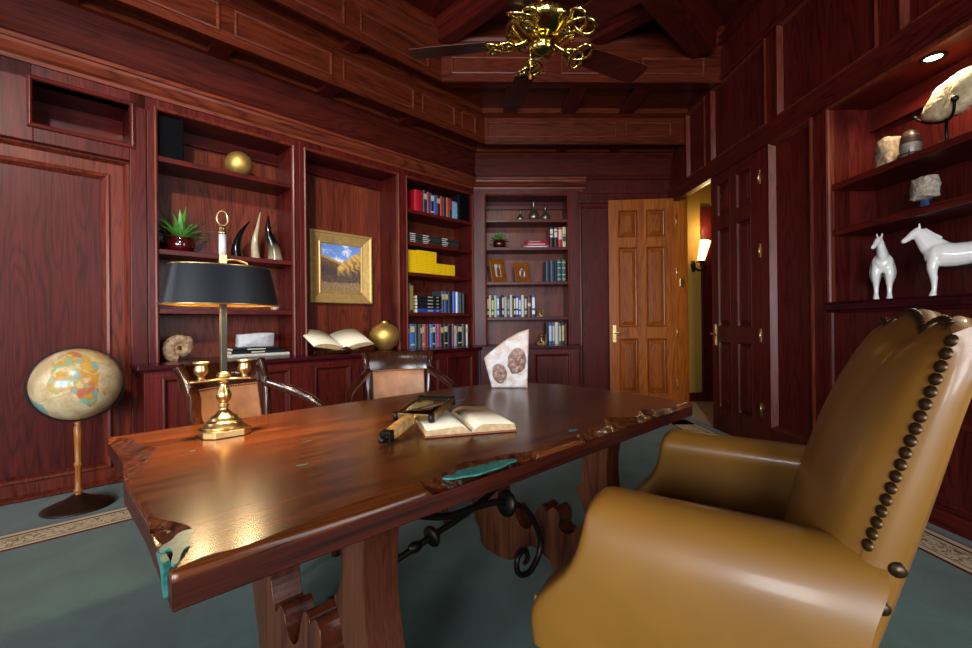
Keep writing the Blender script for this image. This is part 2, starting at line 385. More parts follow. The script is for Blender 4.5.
# bridges across the two soffits
w = MB()
A = [-1.6, -.72, .16, 1.04, 1.92, 2.80]
for a in A: w.box(a-.07, a+.07, 3.79, 3.99, 3.258, 3.31)
for a in (-1.3, -.2, .9, 2.0): w.box(a-.06, a+.06, 3.52, 3.69, 3.572, 3.64)
struct(w.build('trim_10', WV, None, LEFT, bevel=.004))
w = MB()
for x in (1.105, 1.765): w.box(x-.06, x+.06, 5.36, 5.57, 3.258, 3.31)
for x in (.44, 1.12, 1.80): w.box(x-.08, x+.08, 4.6, 5.25, 3.572, 3.64)
struct(w.build('trim_11', WV, None, BACK, bevel=.004))
# applied panels on the fascias
w = MB()
for i, a in enumerate(A[:-1]): w.ring(a+.05, A[i+1]-.05, 3.315, 3.52, sink(3.728, .012, .03))
w.ring(2.85, 3.30, 3.315, 3.52, sink(3.728, .012, .03)); w.ring(3.40, 3.62, 3.315, 3.52, sink(3.728, .012, .03))
for i in range(len(A)-1): w.ring(A[i]+.07, A[i+1]-.07, 3.62, 3.82, sink(3.458, .012, .03))
struct(w.build('trim_12', WMOULD, None, LEFT))
w = MB()
for a, b in ((.17, 1.035), (1.175, 1.71), (1.82, 2.37)): w.ring(a, b, 3.33, 3.51, sink(5.298, .012, .03))
for a, b in ((-.2, .75), (.90, 1.55), (1.72, 2.36)): w.ring(a, b, 3.63, 3.80, sink(4.498, .012, .03))
struct(w.build('trim_13', WMOULD))
# ceiling and its diagonal beams
w = MB(); w.box(-6, 2.7, -4.3, 6.1, ZC, ZC+.1); struct(w.build('ceiling', WV))
def beam(name, frame, x0, x1, y0, y1, z0, mat):
    m = MB(); lw = .05
    if x1-x0 < y1-y0:
        pr = [(x0-lw, ZC), (x0-lw, ZC-.05), (x0-.02, ZC-.08), (x0, ZC-.085), (x0, z0+.02), (x0+.02, z0), (x1-.02, z0), (x1, z0+.02), (x1, ZC-.085), (x1+.02, ZC-.08), (x1+lw, ZC-.05), (x1+lw, ZC)]
        m.prism(pr, y0, y1, 'y')
    else:
        pr = [(y0-lw, ZC), (y0-lw, ZC-.05), (y0-.02, ZC-.08), (y0, ZC-.085), (y0, z0+.02), (y0+.02, z0), (y1-.02, z0), (y1, z0+.02), (y1, ZC-.085), (y1+.02, ZC-.08), (y1+lw, ZC-.05), (y1+lw, ZC)]
        m.prism(pr, x0, x1, 'x')
    struct(m.build(name, mat, None, frame))
for i, a in enumerate((-.45, .65, 1.75, 2.80, 3.87)):
    beam('ceiling_beam_%d' % (i+1), LEFT, a, a+.17, (-1.5 if a < 3 else 1.75), (3.42 if a < 3 else 2.36), 3.90, WY)
beam('ceiling_beam_6', LEFT, -2.4, 4.72, 1.48, 1.72, 3.78, WH)
beam('ceiling_beam_7', LEFT, -2.4, 3.2, -.6, -.36, 3.78, WH)

# right wall (local x = -Y, y = X): lower casing and panel, header band, upper panels
w = MB()
w.box(-5.76, -5.59, 2.53, 2.66, 0, 2.64); w.box(-5.56, -1.2, 2.56, 2.66, 2.70, ZC)
w.box(-3.91, -3.76, 2.53, 2.66, 0, 2.70); w.box(-3.29, -3.11, 2.53, 2.66, 0, 2.70)
w.box(-3.76, -3.29, 2.53, 2.66, 0, .22); w.box(-3.76, -3.29, 2.565, 2.66, .2, 2.70)
struct(w.build('wall_right', WV, None, RIGHT, bevel=.003))
w = MB()
w.box(-5.75, -1.2, 2.505, 2.57, 2.64, 2.80); w.box(-5.75, -1.2, 2.515, 2.56, 2.80, 2.815)
struct(w.build('trim_14', WH, None, RIGHT, bevel=.004))
w = MB(); w.ring(-3.77, -3.28, .21, 2.64, [(0, 2.53), (.0, 2.515), (.012, 2.512), (.02, 2.53), (.035, 2.562)], fill=False)
struct(w.build('trim_15', WMOULDV, None, RIGHT))
w = MB(); cuts = [(-5.25, -4.82), (-4.70, -3.80), (-3.66, -2.73), (-2.59, -1.66)]
xs = [-5.75]+[t for c in cuts for t in c]+[-1.2]
for i in range(0, len(xs), 2): w.box(xs[i], xs[i+1], 2.53, 2.57, 2.81, 3.60)
w.box(-5.75, -1.2, 2.53, 2.57, 3.60, ZC)
struct(w.build('wall_right_upper', WV, None, RIGHT, bevel=.003))
w = MB()
for a, b in cuts: w.ring(a, b, 2.815, 3.58, [(0, 2.53), (0, 2.52), (.014, 2.517), (.022, 2.53), (.035, 2.558)], fill=False)
struct(w.build('trim_16', WMOULDV, None, RIGHT))
w = MB(); w.box(-4.46, -1.2, 2.50, 2.54, 3.56, 3.62); w.box(-4.46, -1.2, 2.47, 2.54, 3.9, 3.97); struct(w.build('trim_17', WH, None, RIGHT, bevel=.006))
# back wall right of the bookcase
w = MB()
w.box(1.34, 2.6, 5.72, 5.85, 0, 2.62); w.box(1.34, 2.6, 5.72, 5.85, 2.62, 3.3)
w.box(1.43, 2.53, 5.70, 5.73, 2.78, 2.83)
w.box(1.34, 2.53, 5.69, 5.73, 2.655, 2.70)
struct(w.build('wall_back', WPANEL, None, BACK, bevel=.003))
w = MB(); w.ring(1.50, 2.40, 2.715, 2.80, [(0, 5.72), (0, 5.708), (.01, 5.705), (.02, 5.715)], fill=False)
w.ring(1.36, 2.45, .2, 2.62, [(0, 5.72), (0, 5.708), (.012, 5.704), (.024, 5.712), (.03, 5.719)], fill=False); struct(w.build('trim_18', WV))
# head of the double doorway, jamb, and the lobby beyond
w = MB(); w.box(-5.56, -4.70, 2.53, 2.66, 2.68, 2.70); w.box(-5.59, -5.56, 2.52, 2.68, 0, 2.70); struct(w.build('trim_19', WHONEY, None, RIGHT, bevel=.002))
HY = 6.32
w = MB(); w.box(2.62, 5.2, HY, HY+.1, 0, 3.2); w.box(5.1, 5.2, 3.0, HY, 0, 3.2); w.box(2.9, 5.2, 3.2, 3.3, 0, 3.2)
w.box(2.66, 2.67, 5.58, HY, 0, 3.2)
struct(w.build('wall_lobby', CREAMWALL))
w = MB(); w.box(2.67, 5.2, 3.2, HY+.1, 3.2, 3.3); struct(w.build('ceiling_lobby', plain('lobby_ceiling', '#b9a37a', .8)))
w = MB(); w.box(2.67, 3.22, HY-.02, HY, 0, .13); struct(w.build('baseboard_lobby', WV))
w = MB(); w.box(3.23, 3.36, HY-.03, HY, 0, 2.76); w.box(3.36, 4.4, HY-.012, HY, 0, 2.76); struct(w.build('door_3', WV, None, BACK, bevel=.003))

# six-panel doors, local x from the hinge (0) to the free edge, y = 0 the face towards the room
def six_panel(name, frame, W, Hd, side, mf, mp):
    d = MB(); t = .045
    m = .115; mid = W/2
    rows = [(.24, .93), (1.07, 2.08), (2.20, Hd-.13)]
    cols = [(m, mid-.05), (mid+.05, W-m)]
    d.box(0, m, 0, t, 0, Hd); d.box(W-m, W, 0, t, 0, Hd); [d.box(mid-.05, mid+.05, 0, t, z0, z1) for z0, z1 in rows]
    zz = [0, .24, .93, 1.07, 2.08, 2.20, Hd-.13, Hd]
    for i in range(0, 8, 2): d.box(m, W-m, 0, t, zz[i], zz[i+1])
    o = d.build(name, mf, None, frame); struct(o)
    for x0, x1 in cols:
        for z0, z1 in rows:
            p = MB(); p.ring(x0, x1, z0, z1, [(0, 0.0), (.006, -.005), (.014, .0), (.02, .02), (.028, .022), (.072, .0)])
            p.ring(x0, x1, z0, z1, [(0, t), (.02, t-.016), (.03, t-.016), (.075, t-.004)])
            p.build('door_panel', mp, o)
    h = MB(); hx = W-.06
    h.box(hx-.022, hx+.022, -.008, 0, .88, 1.10)
    h.tube([(hx, 0, 1.0), (hx, -.05, 1.0)], .01); h.tube(spline([(hx, -.05, 1.0), (hx-.04, -.055, 1.003), (hx-.11, -.05, .995)]), .009)
    h.tube([(hx, -.004, .925), (hx, -.016, .925)], .009)
    h.build('door_handle', BRASS, o, bevel=.002)['label'] = 'brass lever handle'
    for z in (.35, 1.0, 1.75, 2.40):
        g = MB(); g.box(-.012, .004, -.008, .004, z-.06, z+.06); g.tube([(-.008, -.008, z-.062), (-.008, -.008, z+.062)], .006)
        g.build('door_hinge', BRASS, o)
    return o
# closed leaf (dark face), hinged at Y 3.91
fr = RIGHT @ Matrix.Translation((-3.915, 2.545, 0)) @ Matrix.Scale(-1, 4, (1, 0, 0))
fr = Matrix.Translation((2.528, 3.915, 0)) @ Matrix.Rotation(R(90), 4, 'Z') @ Matrix.Scale(-1, 4, (0, 1, 0))
six_panel('door_1', fr, .80, 2.675, 1, WV, WPANEL)
# open leaf (honey face) swung round in front of the back wall, hinged at Y 5.56
fr = Matrix.Translation((2.525, 5.555, 0)) @ Matrix.Rotation(R(180-6.), 4, 'Z') @ Matrix.Scale(-1, 4, (0, 1, 0))
six_panel('door_2', fr, .82, 2.675, 1, WHONEY, WHONEYP)

# ================================================================= BUILT-IN CABINETS
def bookcase(label, frame, x0, x1, o0, o1, zb, zt, otop, yf, yb, shelves, board=.03):
    t = thing('built_in_bookcase', label, 'bookcase', frame, (x0, yf, zb), group='built in bookcases along the walls')
    X = lambda v: v-x0
    Y = lambda v: v-yf
    Z = lambda v: v-zb
    b = MB(); b.box(0, X(o0), 0, .024, 0, Z(zt)); b.box(X(o1), X(x1), 0, .024, 0, Z(zt)); b.box(X(o0), X(o1), 0, .024, Z(otop), Z(zt))
    b.build('face_frame', WV, t, bevel=.003)
    b = MB(); b.ring(X(o0), X(o1), -.03, Z(otop), [(-.022, 0), (-.022, -.008), (-.012, -.013), (-.003, -.008), (.0015, .0), (.0015, .026)], fill=False); b.build('opening_moulding', WMOULDV, t)
    for a, c in ((o0-.022, o0), (o1, o1+.022)):
        b = MB(); b.box(X(a), X(c), .0241, Y(yb), 0, Z(otop)); b.build('side', WV, t)
    b = MB(); b.box(X(o0)-.02, X(o1)+.02, Y(yb), Y(yb)+.02, 0, Z(otop)+.03); b.build('back', WBACK, t)
    b = MB(); b.box(X(o0)-.02, X(o1)+.02, .0241, Y(yb), Z(otop), Z(otop)+.02); b.build('top', WH, t)
    b = MB(); b.box(X(o0), X(o1), Y(yb)-.03, Y(yb), Z(otop)-.09, Z(otop)); b.box(X(o0), X(o1), Y(yb)-.045, Y(yb), Z(otop)-.1, Z(otop)-.08); b.build('valance', WH, t)
    for z in shelves:
        b = MB(); b.box(X(o0), X(o1), .006, Y(yb), Z(z)-.04, Z(z)); b.build('shelf', WH, t, bevel=.004)
    return t
ZW = .862
S1, S2, S3 = 2.412, 1.714, 1.266
bookcase('bookcase bay with black lamp in front, holding plant, horns and gold ball', LEFT, .604, 1.727, .668, 1.662, ZW, 2.835, 2.75, 4.10, 4.45, (S1, S2, S3))
bookcase('tall open bookcase bay with framed landscape painting and open book', LEFT, 1.729, 2.851, 1.791, 2.789, ZW, 2.835, 2.75, 4.10, 4.45, ())
bookcase('bookcase bay with yellow magazines and rows of blue books', LEFT, 2.853, 3.93, 2.918, 3.90, ZW, 2.835, 2.75, 4.10, 4.45, (S1, 2.055, 1.712, S3))
bookcase('narrow bookcase on back wall with vases, picture frames and small plant', BACK, -.02, 1.345, .166, 1.198, ZW, 2.835, 2.745, 5.68, 6.0, (2.452, 2.10, 1.662, 1.215))
# base cabinets under the worktop
def base_cabinet(label, frame, x0, x1, yf, yb, doors):
    t = thing('base_cabinet', label, 'cabinet', frame, (x0, yf, 0), group='low cabinets under the worktop')
    W = x1-x0; b = MB(); b.box(0, W, .02, yb-yf, .0, .82); b.build('carcass', WV, t)
    b = MB(); b.box(0, W, -.012, .02, 0, .11); b.build('plinth', WH, t, bevel=.006)
    wd = (W-.1)/doors
    b = MB(); b.box(0, W, 0, .02, .11, .15); b.box(0, W, 0, .02, .775, .82)
    for i in range(doors+1): b.box(.05+i*wd-.05, .05+i*wd+.05, 0, .02, .15, .775)
    b.build('face_frame', WV, t, bevel=.002)
    for i in range(doors):
        d = MB(); d.ring(.05+i*wd+.05, .05+(i+1)*wd-.05, .15, .775, [(0, .0), (.0, -.008), (.01, -.012), (.02, -.008), (.03, .008), (.04, .012)]); d.build('door', WPANEL, t)
    return t
base_cabinet('low panelled cabinet behind lamp, left end of the run', LEFT, .53, 1.607, 3.785, 4.45, 2)
base_cabinet('low panelled cabinet under the landscape painting', LEFT, 1.609, 2.60, 3.785, 4.45, 2)
base_cabinet('low panelled cabinet under the yellow magazine bookcase', LEFT, 2.602, 3.69, 3.785, 4.45, 2)
base_cabinet('low panelled cabinet behind the carved white stone', BACK, .075, 1.24, 5.31, 5.98, 2)
t = thing('worktop', 'dark mahogany worktop running under the bookcases round the corner', 'worktop', LEFT, (.49, 3.75, .82))
cA, cB = corner(3.75, 5.275), corner(4.46, 6.0)
wl = [lp(.49, 3.75), cA, Vector((1.262, 5.275, 0)), Vector((1.262, 5.70, 0)), Vector((1.34, 5.70, 0)), Vector((1.34, 6.0, 0)), cB, lp(.62, 4.46), lp(.62, 4.10), lp(.49, 4.10)]
Mi = t.matrix_world.inverted(); Q = [Mi @ Vector((p.x, p.y, .82)) for p in wl]
b = MB(); b.prism([(q.x, q.y) for q in Q], .012, .042, 'z')
b.build('slab', WDARK, t, bevel=.006)
cA2 = corner(3.768, 5.293)
wl2 = [lp(.508, 3.768), cA2, Vector((1.25, 5.293, 0)), Vector((1.25, 5.70, 0)), cB, lp(.62, 4.46), lp(.62, 4.1), lp(.508, 4.1)]
Q = [Mi @ Vector((p.x, p.y, .82)) for p in wl2]
b = MB(); b.prism([(q.x, q.y) for q in Q], .0, .0119, 'z'); b.build('under_moulding', WDARK, t)

# display cabinet in the right wall (local x = -Y)
t = thing('display_cabinet', 'tall built in display cabinet with white horses and stone specimens', 'display cabinet', RIGHT, (-3.11, 2.53, 0))
W = 1.9
b = MB(); b.box(-.07, 0, -.012, .02, .0, 2.66); b.box(W, W+.08, -.012, .02, 0, 2.66); b.box(0, W, -.012, .02, 2.61, 2.66); b.build('face_frame', WV, t, bevel=.004)
b = MB(); b.ring(0, W, 1.22, 2.61, [(-.026, -.012), (-.026, -.02), (-.014, -.026), (-.004, -.02), (.0015, -.01), (.0015, .02)], fill=False); b.build('opening_moulding', WMOULDV, t)
WRED = wood('mahogany_lit', '#3a0e06', '#7c2b14', 'z')
for a in (-.022, W):
    b = MB(); b.box(a, a+.022, .02, .32, 1.25, 2.61); b.build('side', WV, t)
b = MB(); b.box(-.02, W+.02, .32, .34, 1.2, 2.64); b.build('back', WPANEL, t)
b = MB(); b.box(-.02, W+.02, .02, .34, 2.61, 2.64); b.build('top', WH, t)
b = MB(); b.box(0, W, .29, .32, 2.47, 2.61); b.box(0, W, .275, .32, 2.45, 2.48); b.build('valance', WH, t)
for z in (2.083, 1.763):
    b = MB(); b.box(0, W, .0, .32, z-.045, z); b.build('shelf', WH, t, bevel=.004)
b = MB(); b.prism([(-.04, 1.20), (-.04, 1.238), (-.03, 1.254), (.32, 1.254), (.32, 1.18), (-.018, 1.18), (-.022, 1.195)], -.035, W+.04, 'x'); b.build('ledge', WDARK, t)
b = MB(); b.box(-.07, W+.08, 0, .34, 0, 1.19); b.build('lower_case', WV, t)
for i in range(2):
    for z0, z1 in ((.14, .55), (.647, 1.185)):
        d = MB(); d.ring(.0+i*.96, .90+i*.96, z0, z1, [(-.03, 0), (-.03, -.01), (-.012, -.016), (.0, -.01), (.015, .006), (.03, .009), (.1, -.003)]); d.build('door', WPANEL, t)
b = MB(); b.box(-.07, W+.08, -.028, 0, 0, .1); b.box(-.07, W+.08, -.02, 0, .1, .12); b.build('plinth', WH, t, bevel=.004)
t = thing('floor_vent', 'small dark slotted vent low on the right cabinet', 'vent', RIGHT, (-2.47, 2.505, .15))
b = MB(); b.box(-.06, .06, .0, .015, 0, .14); b.build('grille_frame', DARKMET, t)
b = MB()
for i in range(8): b.box(-.05+i*.013, -.045+i*.013, -.004, 0, .012, .128)
b.build('slats', DARKMET, t)
# recessed lamp in the cabinet's top
t = thing('recessed_downlight', 'small lit recessed lamp in the display cabinet top', 'ceiling lamp', BACK, (2.615, 2.48, 2.61))
b = MB(); b.lathe([(.052, 0), (.06, -.002), (.06, -.008), (.045, -.01), (.040, -.004), (.038, 0)], 28); b.build('trim_ring', DARKMET, t)
b = MB(); b.lathe([(0, -.003), (.038, -.003)], 28); b.build('lens', glow('downlight_lens', '#ffe2b0', 14.), t)
t = thing('lobby_sconce', 'lit wall sconce with slanted glass shade in the lobby doorway', 'wall lamp', BACK, (3.12, HY, 1.93))
b = MB(); b.prism([(-.02, -.09), (.02, -.09), (.032, 0), (.02, .07), (-.02, .07), (-.032, 0)], -.02, 0, 'y')
b.tube(spline([(0, -.01, 0), (.03, -.08, -.07), (.1, -.12, -.05), (.11, -.12, .02), (.06, -.12, .03), (.05, -.12, -.02)]), .013)
b.lathe([(.0, 0), (.055, .0), (.06, .02), (.0, .02)], 20, (.05, -.12, .03)); b.build('bracket', DARKMET, t)
b = MB(); b.lathe([(.046, 0), (.054, .1), (.07, .29), (.066, .29), (.046, .06), (.0, .01)], 24)
b.xf(Matrix.Translation((.05, -.12, .05)) @ Matrix.Rotation(R(14), 4, 'Y')); b.build('glass_shade', glow('sconce_glass', '#ffcf86', 3.2), t)
t = tag(MB().box(-.03, .03, -.012, 0, -.05, .05).build('thermostat', BRASS, None, Matrix.Translation((2.60, 5.557, 1.62)) @ Matrix.Rotation(R(0), 4, 'Z'), bevel=.003), 'small brass plate on jamb beside the open honey coloured door', 'plate')

# ================================================================= SHELF CONTENTS
BM = {}
def bcol(hexc, rough=.5):
    k = 'cover_'+hexc[1:]
    if k not in BM: BM[k] = plain(k, hexc, rough, vary=.15, scale=50.)
    return BM[k]
def book(frame, x0, x1, y, z, h, depth, hexc, label, group, lean=0., band=None, flat=False):
    """upright: spine at y, back into the shelf; flat: lying down, x0-x1 is the spine length, h its thickness"""
    t = thing('hardback_book', label, 'book', frame, ((x0+x1)/2, y, z), group=group)
    w = (x1-x0)/2-.0008
    if lean: t.rotation_euler.rotate_axis('Y', R(lean))
    c = MB()
    if not flat:
        pr = [(-w, .012), (-w*.6, .003), (0, 0), (w*.6, .003), (w, .012), (w, depth), (w-.003, depth), (w-.003, .016), (-w+.003, .016), (-w+.003, depth), (-w, depth)]
        c.prism(pr, 0, h, 'z'); cv = c.build('cover', bcol(hexc), t)
        p = MB(); p.box(-w+.003, w-.003, .0165, depth-.005, .004, h-.006); p.build('page_block', PAPER, t)
        if band:
            for f0, f1 in band[1]: MB().box(-w*.72, w*.72, -.0012, .006, h*f0, h*f1).build('spine_title', bcol(band[0]), cv)
    else:
        pr = [(.0, h*.5), (.006, h*.85), (.012, h), (depth, h), (depth, h-.003), (.014, h-.003), (.014, .003), (depth, .003), (depth, 0), (.012, 0), (.006, h*.15)]
        c.prism(pr, -w, w, 'x'); cv = c.build('cover', bcol(hexc), t)
        p = MB(); p.box(-w+.004, w-.004, .0145, depth-.005, .0032, h-.0032); p.build('page_block', PAPER, t)
        if band:
            for f0, f1 in band[1]: MB().box(-w+2*w*f0, -w+2*w*f1, -.0012, .006, h*.3, h*.7).build('spine_title', bcol(band[0]), cv)
    return t
ORD = ['first', 'second', 'third', 'fourth', 'fifth', 'sixth', 'seventh', 'eighth', 'ninth', 'tenth', 'eleventh', 'twelfth', 'thirteenth', 'fourteenth', 'fifteenth', 'sixteenth', 'seventeenth', 'eighteenth', 'nineteenth', 'twentieth', 'twenty first', 'twenty second']
T1 = ('#b9a774', [(.62, .86)]); T2 = ('#c9b98e', [(.12, .18), (.66, .9)]); T3 = ('#d8d2c0', [(.2, .85)])
# top shelf of the magazine bay
G = 'books on the top shelf of the magazine bay'
e1 = [3.063, 3.188, 3.246, 3.296, 3.347, 3.384, 3.443, 3.486, 3.537, 3.581, 3.63, 3.72]
for i, (n, c, h, b) in enumerate([('wide crimson', '#a80c22', .255, None), ('dark teal', '#14262b', .27, T1), ('plum', '#7a2c5e', .262, None), ('navy', '#161d30', .255, T2), ('bright blue', '#2a55b8', .245, None), ('brown black', '#241d1a', .25, T1),
                               ('scarlet', '#b01a22', .25, None), ('bottle green', '#12221c', .245, None), ('orange red', '#b4472c', .252, None), ('black and red', '#2a1314', .25, ('#a81c20', [(.45, .95)])), ('pale blue', '#5f8db4', .225, ('#7fa6c4', [(.1, .9)]))]):
    book(LEFT, e1[i], e1[i+1], 4.16, S1, h, .19, c, '%s hardback, %s from the left on the top shelf above grey boxes' % (n, ORD[i]), G, band=b)
def speaker(label, frame, loc, w, d, h):
    t = thing('bookshelf_speaker', label, 'speaker', frame, loc)
    b = MB(); b.box(0, w, .012, d, 0, h); b.build('cabinet', BLACK, t, bevel=.004)
    b = MB(); b.box(.006, w-.006, 0, .012, .006, h-.006); b.build('grille', SPEAKER, t, bevel=.003)
speaker('black loudspeaker at left end of shelf beside the gold ball', LEFT, (.675, 4.14, S1), .17, .26, .325)
speaker('black loudspeaker at right end of top shelf beside pale blue book', LEFT, (3.728, 4.14, S1), .168, .26, .325)
# grey boxed sets with white lettering, three stacks of five
ex = [2.922, 3.166, 3.451, 3.733]
for k, place in enumerate(('left', 'middle', 'right')):
    for j in range(5):
        m = ('#35352f', '#3a3934', '#2e2e2a')[(j+k) % 3]
        book(LEFT, ex[k]+.003, ex[k+1]-.003, 4.16, 2.055+j*.0225, .022, .2, m, '%s flat grey volume in the %s stack of grey volumes' % (('lowest', 'second lowest', 'middle', 'second highest', 'topmost')[j], place),
             'grey volumes lying on the second shelf', flat=True, band=('#c8c8c4', [(.02, .28+.09*((j*7+k*3) % 3)/2)] if k else [(.3, .6)]))
# yellow magazines: three stacks
YEL = plain('yellow_magazine_spine', '#f0c70a', .45, vary=.1, scale=70.)
YEL2 = plain('deep_yellow_magazine_spine', '#dcae08', .45, vary=.1, scale=70.)
proto = {}
for k, (x0, x1, n, place) in enumerate(((2.922, 3.086, 26, 'left'), (3.09, 3.370, 27, 'middle'), (3.374, 3.656, 14, 'low right'))):
    for j in range(n):
        if (k, j % 2) not in proto:
            w = x1-x0; m = MB(); m.prism([(0, .0005), (.003, 0), (.18, 0), (.18, .0095), (.003, .0095), (0, .009)], -w/2, w/2, 'x'); o = m.build('magazine', (YEL, YEL2)[j % 2], None, LEFT)
            proto[(k, j % 2)] = o
        else:
            o = proto[(k, j % 2)].copy(); COL.objects.link(o)
        tag(o, 'yellow spined magazine lying in the %s stack of yellow magazines' % place, 'magazine', 'yellow magazines in the %s stack' % place)
        o.matrix_world = LEFT @ Matrix.Translation(((x0+x1)/2+random.uniform(-.002, .002), 4.155+random.uniform(0, .004), 1.712+j*.0099))
# blue and black books on the fourth shelf
G = 'books on the fourth shelf of the magazine bay'
book(LEFT, 2.924, 2.974, 4.16, S3, .335, .2, '#1c3f86', 'tall blue book at the left end of the shelf under the magazines', G)
book(LEFT, 2.976, 3.04, 4.16, S3, .33, .2, '#1a1a22', 'tall black book with gold spine at shelf left end under magazines', G, band=('#8e7434', [(.08, .92)]))
for j, (c, z0, z1, n) in enumerate((('#22418f', 0, .047, 'lowest blue'), ('#17161c', .047, .082, 'second lowest black'), ('#191920', .082, .123, 'middle black'), ('#15151b', .123, .162, 'second highest black'), ('#1c1916', .162, .2, 'topmost brown black'))):
    book(LEFT, 3.09, 3.442, 4.155, S3+z0, z1-z0-.001, .2, c, '%s flat book in the stack with white page ends' % n, G, flat=True, band=('#8f8a7c', [(.4, .62), (.78, .86)]))
e4 = [3.449, 3.492, 3.552, 3.626, 3.677, 3.714, 3.739, 3.79, 3.836]
for i, (n, c, h) in enumerate((('slate', '#2f3c48', .26), ('royal blue', '#1b3a6c', .262), ('dark navy', '#161f33', .26), ('cobalt', '#2657b4', .263), ('white', '#d4d2cc', .262), ('narrow blue', '#234a9c', .255), ('dark green', '#1d2b28', .255), ('black', '#1d191c', .255))):
    book(LEFT, e4[i], e4[i+1], 4.16, S3, h, .19, c, '%s upright book, %s right of the flat stack under the magazines' % (n, ORD[i]), G, band=T1 if i in (0, 1) else None)
# bottom shelf row
G = 'row of books on the worktop in the magazine bay'
e5 = [2.948, 2.977, 3.055, 3.104, 3.127, 3.16, 3.185, 3.227, 3.267, 3.299, 3.347, 3.38, 3.421, 3.479, 3.539, 3.611, 3.648, 3.695, 3.776, 3.813, 3.84, 3.877]
row = [('black', '#191a20', .26), ('wide sky blue', '#2f6fc0', .275), ('dark green', '#20302a', .27), ('grey', '#4a4c50', .27), ('navy', '#20264a', .268), ('tan', '#8a6a44', .268), ('red', '#a31a2c', .272), ('charcoal', '#1c2028', .27), ('light blue', '#4f7cc6', .268), ('black', '#1b1f25', .265), ('blue', '#3a5ea8', .27),
       ('rose red', '#c02c48', .272), ('dark green', '#1c2a26', .27), ('black', '#1a1c22', .27), ('navy', '#1a2036', .265), ('red and white', '#8c4450', .272), ('pale grey', '#9aa6b0', .25), ('black', '#15171a', .265), ('grey green', '#55655e', .268), ('black', '#161618', .262), ('white', '#d8d6d0', .262)]
for i, (n, c, h) in enumerate(row):
    book(LEFT, e5[i], e5[i+1], 4.16, ZW, h, .19, c, '%s book, %s from the left in the row right of gold vase' % (n, ORD[i]), G, band=(T1, T2, None, None)[i % 4])

# bay with the lamp in front: gold ball, plant, horns, ammonite, books and stone
t = tag(MB().sphere((0, 0, .106), .107, 32).build('gold_ball', GOLD, None, LEFT @ Matrix.Translation((1.262, 4.225, S1))), 'gold leaf ball on the top shelf beside black loudspeaker', 'ornament')
def potted(label, frame, loc, r, n, ln, w):
    t = thing('potted_plant', label, 'plant', frame, loc)
    b = MB(); b.lathe([(0, 0), (r*.62, 0), (r*.9, r*.25), (r, r*.65), (r*.93, r*1.0), (r*.78, r*1.18), (r*.82, r*1.27), (r*.74, r*1.27), (r*.7, r*1.1), (0, r*1.05)], 32); b.build('pot', CERAMIC, t)
    b = MB(); b.lathe([(0, r*1.12), (r*.72, r*1.1)], 20); b.build('soil', plain('soil', '#2a2018', .9), t)
    b = MB(); rnd = random.Random(n)
    for i in range(n):
        a = 2*PI*i*.382+rnd.uniform(-.2, .2); el = rnd.uniform(.25, 1.45); L = ln*rnd.uniform(.75, 1.05); P = []
        for k in range(7):
            s = k/6; rr = L*s*math.cos(el); z = r*1.05+L*s*math.sin(el)-L*.28*s*s*(1.5-el)
            wd = w*(math.sin(PI*min(1, .28+.72*s))**.8) if s < 1 else .0005
            ca, sa = math.cos(a), math.sin(a)
            c = (ca*rr, sa*rr, z)
            P.append([(c[0]-sa*wd, c[1]+ca*wd, z+.004), (c[0], c[1], z-.002), (c[0]+sa*wd, c[1]-ca*wd, z+.004)])
        b.grid(P)
    b.build('foliage', LEAF, t)
potted('spiky green aloe in round oxblood pot left of the horns', LEFT, (.842, 4.25, S2), .096, 34, .27, .016)
def horn(label, base, pts, r0, mat):
    pts = spline(pts, 8); n = len(pts); rr = [r0*(1-.97*(i/(n-1))**1.15)+.0008 for i in range(n)]
    b = MB(); b.tube(pts, rr, 16); tag(b.build('polished_horn', mat, None, LEFT @ Matrix.Translation(base)), label, 'horn', 'polished horns on the shelf')
horn('black curved horn nearest the plant', (1.247, 4.25, S2), [(0, 0, 0), (-.005, 0, .1), (.03, 0, .22), (.105, 0, .335)], .052, plain('black_horn', '#0b0a0c', .12, coat=.4))
horn('pale horn standing between two dark horns', (1.40, 4.25, S2), [(0, 0, 0), (-.01, 0, .15), (.015, 0, .29), (.04, 0, .43)], .036, plain('pale_horn', '#a8997c', .15, coat=.4, vary=.2))
horn('black horn with grey base, rightmost of the three', (1.565, 4.25, S2), [(0, 0, 0), (-.01, 0, .12), (-.06, 0, .27), (-.055, 0, .415)], .068, horn_mat())
t = thing('ammonite_fossil', 'round ridged ammonite fossil standing on worktop behind the lamp', 'fossil', LEFT, (.82, 4.2, ZW+.002))
b = MB(); P = []
for i in range(90):
    s = i/89; a = -.9+s*3.7*PI; rad = .022+.062*s**1.3; rr = (.012+.036*s)*(1+.07*math.sin(i*2.4))
    c = Vector((rad*math.cos(a), 0, .098+rad*math.sin(a))); u = Vector((math.cos(a), 0, math.sin(a)))
    P.append([tuple(c+u*rr*math.cos(q)+Vector((0, rr*.8*math.sin(q), 0))) for q in [2*PI*k/12 for k in range(12)]])
b.grid(P, closev=True); n0 = len(b.v); b.sphere((P[-1][0][0]*.0+.055, 0, .15), .04, 14, (.8, .8, 1)); b.build('shell', plain('ammonite', '#8a6e50', .45, vary=.6, scale=28., bump=.5), t)
G = 'books under the white stone'
book(LEFT, 1.17, 1.64, 4.13, ZW, .03, .24, '#b9b6ae', 'pale flat book at bottom of the pile under the white stone', G, flat=True)
book(LEFT, 1.165, 1.60, 4.13, ZW+.031, .026, .24, '#14161c', 'wide black flat book, middle of pile under the white stone', G, flat=True, band=('#b8b29c', [(.35, .6)]))
